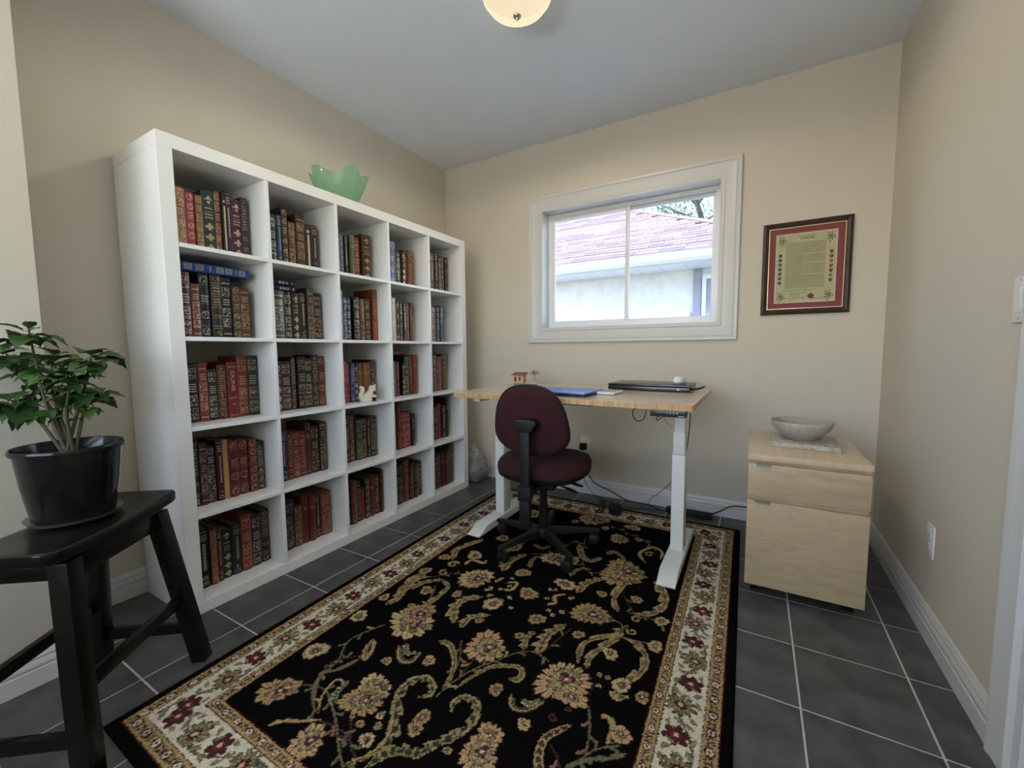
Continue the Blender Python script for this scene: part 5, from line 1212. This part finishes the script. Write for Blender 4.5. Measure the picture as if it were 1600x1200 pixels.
# ------------------------------------------------------------------ things in and on the bookcase
gb = Vector((.235, .905, BH + .0006))
def wavy(x, y, z):
    r = math.hypot(x, y); a = math.atan2(y, x); t = min(1, max(0, z / .17))
    return x * (1 + .13 * t * math.cos(5 * a + .9)), y * (1 + .13 * t * math.cos(5 * a + .9)), z + t * t * (.014 * math.cos(5 * a + .9) + .010 * math.cos(2 * a - 1.0) + .006 * math.sin(a))
mb = MB(); prof = [(.070, .0), (.078, .004), (.100, .048), (.122, .096), (.138, .14), (.148, .177)]
inn = [(.1455, .178), (.134, .140), (.117, .097), (.095, .050), (.073, .010), (.002, .008)]
mb.lathe(prof + inn, gb, 72, fn=wavy)
gl = bpy.data.materials.new('sea_green_glass'); gl.use_nodes = True; nt = gl.node_tree; nt.nodes.clear()
o_ = nt.nodes.new('ShaderNodeOutputMaterial'); p_ = nt.nodes.new('ShaderNodeBsdfPrincipled'); tr = nt.nodes.new('ShaderNodeBsdfTransparent'); tl = nt.nodes.new('ShaderNodeBsdfTranslucent'); m1 = nt.nodes.new('ShaderNodeMixShader'); m2 = nt.nodes.new('ShaderNodeMixShader')
nz = nt.nodes.new('ShaderNodeTexNoise'); nz.inputs['Scale'].default_value = 9; rp = nt.nodes.new('ShaderNodeMix'); rp.data_type = 'RGBA'; rp.inputs[6].default_value = (.44, .64, .52, 1); rp.inputs[7].default_value = (.56, .70, .56, 1)
nt.links.new(nz.outputs['Fac'], rp.inputs[0]); nt.links.new(rp.outputs[2], p_.inputs['Base Color']); p_.inputs['Roughness'].default_value = .08; p_.inputs['Coat Weight'].default_value = .5
tr.inputs[0].default_value = (.72, .90, .78, 1); tl.inputs[0].default_value = (.55, .80, .64, 1)
m1.inputs[0].default_value = .45; m2.inputs[0].default_value = .62
nt.links.new(p_.outputs[0], m1.inputs[1]); nt.links.new(tl.outputs[0], m1.inputs[2]); nt.links.new(m1.outputs[0], m2.inputs[1]); nt.links.new(tr.outputs[0], m2.inputs[2]); nt.links.new(m2.outputs[0], o_.inputs[0])
gbo = mb.build('glass_bowl', gl, None, smooth=60, org=gb); tag(gbo, 'wavy-rimmed sea-green glass bowl on top of the bookcase', 'bowl')
# squirrel figurine (flat carved body with its own thickness), standing on the middle shelf
sq = thing('squirrel_figurine', 'cream carved squirrel figurine on the middle row of the bookcase', 'figurine', (.356, .940, CZ[2] + .0006), math.radians(70))
ivm = mat('cream_carving', (.72, .66, .52), .45, nscale=30, namt=.06)
def slabpart(pts, t0, t1, name, m_=ivm, bev=.004):
    P = [(p.x, p.y) for p in smooth_path([(x, z, 0) for x, z in pts] + [(pts[0][0], pts[0][1], 0)], 5)[:-1]]
    # rings along y (thickness), outline in x-z, edges rounded by shrinking about the outline's centre
    cx = sum(p[0] for p in P) / len(P); cz = sum(p[1] for p in P) / len(P)
    rg = [[(cx + (x - cx) * k_, y, max(.0, cz + (z - cz) * k_)) for x, z in P] for k_, y in ((.90, t0), (.975, t0 + .003), (1, t0 + .007), (1, t1 - .007), (.975, t1 - .003), (.90, t1))]
    return MB().loft(rg).build(name, m_, sq, smooth=50)
slabpart([(-.022, .0), (.028, .0), (.032, .022), (.040, .045), (.036, .066), (.022, .070), (.008, .056), (-.012, .040), (-.022, .018)], -.015, .015, 'body')
slabpart([(.018, .062), (.030, .056), (.050, .058), (.058, .066), (.055, .080), (.058, .098), (.046, .092), (.030, .094), (.020, .082)], -.011, .011, 'head')
slabpart([(-.028, .0), (-.014, .004), (-.018, .03), (-.010, .055), (-.008, .08), (-.022, .092), (-.036, .088), (-.030, .070), (-.040, .045), (-.040, .018)], -.010, .010, 'tail')
slabpart([(.030, .036), (.046, .040), (.060, .030), (.058, .022), (.046, .024), (.034, .024)], -.012, .012, 'paw')
MB().lathe([(.002, .006), (.009, .009), (.011, .016), (.008, .0215), (.002, .0225)], (.052, 0, 0), 14, capt=True).build('nut', mat('dark_nut', (.03, .016, .01), .5, nscale=60), sq, smooth=60)
MB().box(.030, .060, -.012, .012, 0, .006).build('plinth', mat('dark_nut', (.03, .016, .01)), sq, bevel=.001)

# plastic bag behind the bookcase end
bag = thing('plastic_bag', 'crumpled clear plastic bag standing behind the bookcase end', 'bag', (.40, 1.96, 0))
def blob(c, rx, ry, rz, seed, amp, n=26):
    mb = MB(); rg = []
    for i in range(1, 15):
        t = math.pi * i / 15; z = -math.cos(t)
        q = []
        for j in range(n):
            a = 2 * math.pi * j / n; s_ = math.sin(t) ** .7
            d_ = 1 + amp * noise.noise(Vector((math.cos(a) * 2 + seed, math.sin(a) * 2, z * 2.2))) + amp * .5 * noise.noise(Vector((math.cos(a) * 6 + seed, math.sin(a) * 6, z * 6)))
            k_ = 1 - .35 * max(0, z)
            q.append((c[0] + rx * s_ * math.cos(a) * d_ * k_, c[1] + ry * s_ * math.sin(a) * d_ * k_, max(.001, c[2] + rz * z)))
        rg.append(q)
    return mb.loft(rg)
blob((.390, 1.985, .118), .094, .098, .125, 1.3, .34, 40).build('film', thin_glass('plastic_film', (.93, .93, .94), .25, .2, .16), bag, smooth=25)
blob((.385, 1.985, .098), .080, .082, .095, 4.1, .20).build('contents', mat('bag_contents', (.10, .095, .09), .7, nscale=30, namt=.6), bag, smooth=60)
blob((.365, 1.995, .235), .045, .050, .070, 7.7, .6, 30).build('crumpled_top', thin_glass('plastic_film', (.93, .93, .94)), bag, smooth=25)

# ------------------------------------------------------------------ ceiling lamp
LC = Vector((1.400, .893, H))
lamp = thing('ceiling_lamp', 'flush ceiling lamp with ribbed cream glass dome and nickel finial', 'lamp', LC)
MB().lathe([(.146, -.001), (.1485, -.010), (.1485, -.027), (.13, -.030), (.0, -.030)], LC, 40).build('pan', chrome, lamp, smooth=40)
dm = bpy.data.materials.new('lit_glass_dome'); dm.use_nodes = True; nt = dm.node_tree; nt.nodes.clear()
o_ = nt.nodes.new('ShaderNodeOutputMaterial'); em = nt.nodes.new('ShaderNodeEmission'); tr = nt.nodes.new('ShaderNodeBsdfTransparent'); mx = nt.nodes.new('ShaderNodeMixShader'); vo = nt.nodes.new('ShaderNodeTexVoronoi'); tc = nt.nodes.new('ShaderNodeTexCoord'); cr = nt.nodes.new('ShaderNodeMix'); cr.data_type = 'RGBA'
vo.inputs['Scale'].default_value = 110; nt.links.new(tc.outputs['Object'], vo.inputs['Vector']); nt.links.new(vo.outputs['Distance'], cr.inputs[0])
cr.inputs[6].default_value = (1.0, .80, .50, 1); cr.inputs[7].default_value = (1.0, .90, .66, 1); nt.links.new(cr.outputs[2], em.inputs[0]); em.inputs[1].default_value = .72
tr.inputs[0].default_value = (1, .95, .85, 1); mx.inputs[0].default_value = .70
nt.links.new(em.outputs[0], mx.inputs[2]); nt.links.new(tr.outputs[0], mx.inputs[1]); nt.links.new(mx.outputs[0], o_.inputs[0])
MB().lathe([(.1495, -.020), (.1485, -.034), (.141, -.056), (.120, -.084), (.088, -.106), (.050, -.119), (.012, -.123)], LC, 56, capb=False).build('dome', dm, lamp, smooth=60)
MB().lathe([(.0165, -.1225), (.017, -.128), (.013, -.133), (.006, -.136), (.005, -.141), (.003, -.146), (.0005, -.149)], LC, 20).build('finial', chrome, lamp, smooth=60)
lp = light('ceiling_lamp_bulb', 'SPOT', (0, 0, -.050), 58, (1.0, .91, .77), (0, 0, -1), shadow_soft_size=.055, spot_size=math.radians(174), spot_blend=.22); lp.parent = lamp

# ------------------------------------------------------------------ outside: neighbour's house, tree, ground
struct('ground', MB().box(-9, 12, D + WT + .01, 16, -.85, -.75), mat('pale_bounce_ground', (.46, .45, .42), .95, nscale=3, namt=.3, bump=.6, bscale=40))  # unseen ground, made pale to bounce light up to soffit and ceiling
nh = thing('neighbour_house', 'neighbouring stucco house with pinkish shingle roof seen through the window', 'house', (.5, 6.5, -.75))
stucco = mat('white_stucco', (.66, .66, .65), .9, nscale=9, namt=.10, bump=.9, bscale=70)
alum = mat('white_aluminium', (.70, .72, .72), .45, nscale=6, namt=.03)
YW, YG, XC, RM = 5.35, 4.85, 2.76, .55
MB().box(-2.5, XC - .5, YW, YW + .2, -.749, 2.10).build('wall', stucco, nh)
MB().box(XC - .7, XC - .5, YW + .2, 9.8, -.749, 2.10).build('wall', stucco, nh)
nx_ = int((XC + 2.7) / .30)
for i in range(nx_): MB().box(-2.7 + .30 * i + .003, -2.7 + .30 * i + .297, YG + .02, YW - .001, 2.088, 2.099).build('soffit_panel', alum, nh)
MB().box(-2.7, XC, YG + .002, YG + .02, 2.085, 2.215).build('fascia', alum, nh)
gp = [(YG - .115, 2.20), (YG - .125, 2.215), (YG - .110, 2.215), (YG - .098, 2.14), (YG - .07, 2.115), (YG - .002, 2.11), (YG - .002, 2.10), (YG - .08, 2.10), (YG - .112, 2.135)]
Mg = Matrix(((0, 0, 1, 0), (1, 0, 0, 0), (0, 1, 0, 0), (0, 0, 0, 1)))
MB().prism(gp, -2.7, XC + .05, Mg).build('gutter', alum, nh)
AP = Vector((-2.2, YG + (XC + 2.2), 2.21 + RM * (XC + 2.2)))          # hip runs at 45 degrees in plan
deck = MB().add([(-2.72, YG - .03, 2.19), (XC + .02, YG - .03, 2.19), tuple(AP - Vector((0, 0, .02))), (-2.72, AP.y, AP.z - .02)], [(0, 1, 2, 3)]).add([(XC + .02, YG - .03, 2.19), (XC + .02, AP.y, 2.19), tuple(AP - Vector((0, 0, .02)))], [(0, 1, 2)])
shm = mat('pink_asphalt_shingle', (.30, .215, .205), .9, nscale=60, namt=.22, bump=.5, bscale=300, rand=.20)
deck.build('roof_deck', mat('roof_underlay', (.14, .10, .095), .9, nscale=20), nh)
sl_ = math.atan(RM); EX = .125; shw = .30
sh_me = MB().box(-shw / 2 + .003, shw / 2 - .003, 0, EX * 1.25, 0, .012).mesh('shingle', shm)
cnt = 0; rest = MB(); srnd = random.Random(2)
for k in range(34):
    yk = YG - .045 + k * EX * math.cos(sl_); zk = 2.205 + RM * (yk - YG) + .010
    xl = max(-2.55, .8 - (yk - CC.y) * .42); xh = XC - (yk - YG) - .05
    x = xl + (k % 2) * shw / 2 + srnd.uniform(-.05, .05)
    while x < xh - shw / 2 + .1:
        if cnt < 300: inst(sh_me, 'shingle', Vector((x, yk, zk)) - Vector(nh['_org']), (sl_, 0, 0), nh); cnt += 1
        x += shw
MB().tube([(XC, YG - .03, 2.225), tuple(AP)], .035, 6).build('hip_cap', shm, nh)
xw = un(1086, 460, 'y', YW).x
MB().box(xw - .02, xw + .075, YW - .03, YW - .0005, -.7, 2.085).build('corner_trim', mat('mauve_trim', (.30, .29, .36), .6, nscale=10), nh, bevel=.004)
wn_ = rect_frame(xw + .085, xw + .70, .9, 2.00, .05, YW - .035, YW - .0005).build('window', alum, nh, bevel=.003)
MB().box(xw + .135, xw + .65, YW - .018, YW - .012, .95, 1.95).build('pane', mat('far_pane', (.25, .30, .36), .1, nscale=5, spec=.8), wn_)
MB().box(un(902, 495, 'y', YW).x, xw - .05, YW - .06, YW - .0005, 1.40, 1.535).build('ledge_board', mat('white_board', (.85, .85, .84), .6, nscale=10), nh, bevel=.004)  # plain white board in one even colour
tr_ = thing('tree', 'bare-branched budding tree rising behind the neighbouring roof', 'tree', (3.0, 13.2, -.75))
bark = mat('tree_bark', (.12, .11, .10), .9, nscale=20, namt=.3, bump=.5, bscale=30)
trr = random.Random(9); tips = []
TC = un(1082, 318, 'y', 13.2)
trunk = [Vector((3.0, 13.2, -.74)), Vector((2.9, 13.15, 1.6)), Vector((TC.x + .3, 13.2, TC.z - .6)), Vector((TC.x + .1, 13.1, TC.z + 1.6))]
tpath = smooth_path(trunk, 5)
MB().tube(tpath, [.17 - .13 * i / 15 for i in range(16)], 9).build('trunk', bark, tr_, smooth=60)
for i in range(22):
    p0 = tpath[min(15, 5 + i // 3)]; a = i * 2.4; ln = trr.uniform(1.4, 2.8)
    p1 = p0 + Vector((math.cos(a) * ln * .5, math.sin(a) * ln * .4, ln * .30)); p2 = p0 + Vector((math.cos(a) * ln, math.sin(a) * ln * .7, ln * .60))
    bm_ = MB().tube(smooth_path([p0, p1, p2], 5), [.05 - .004 * j for j in range(11)], 6); tips += [p1, p2, (p1 + p2) / 2]
    for j in range(6):
        q0 = p0.lerp(p2, .30 + .13 * j); q1 = q0 + Vector((trr.uniform(-.6, .6), trr.uniform(-.6, .6), trr.uniform(.0, .7))); bm_.tube([q0, q0.lerp(q1, .5) + Vector((0, 0, .06)), q1], [.014, .010, .006], 5); tips += [q1, q0.lerp(q1, .6)]
    bm_.build('branch', bark, tr_, smooth=60)
mb = MB()
for t_ in tips:
    for j in range(16):
        c_ = t_ + Vector((trr.gauss(0, .28), trr.gauss(0, .28), trr.gauss(0, .24))); a = Vector((trr.uniform(-1, 1), trr.uniform(-1, 1), trr.uniform(-1, 1))).normalized() * .05; b = a.orthogonal().normalized() * .028
        mb.add([c_ - a, c_ + b, c_ + a, c_ - b], [(0, 1, 2, 3)])
tag(mb.build('foliage', mat('spring_leaves', (.16, .24, .09), .7, nscale=2, namt=.3), tr_), kind='stuff')
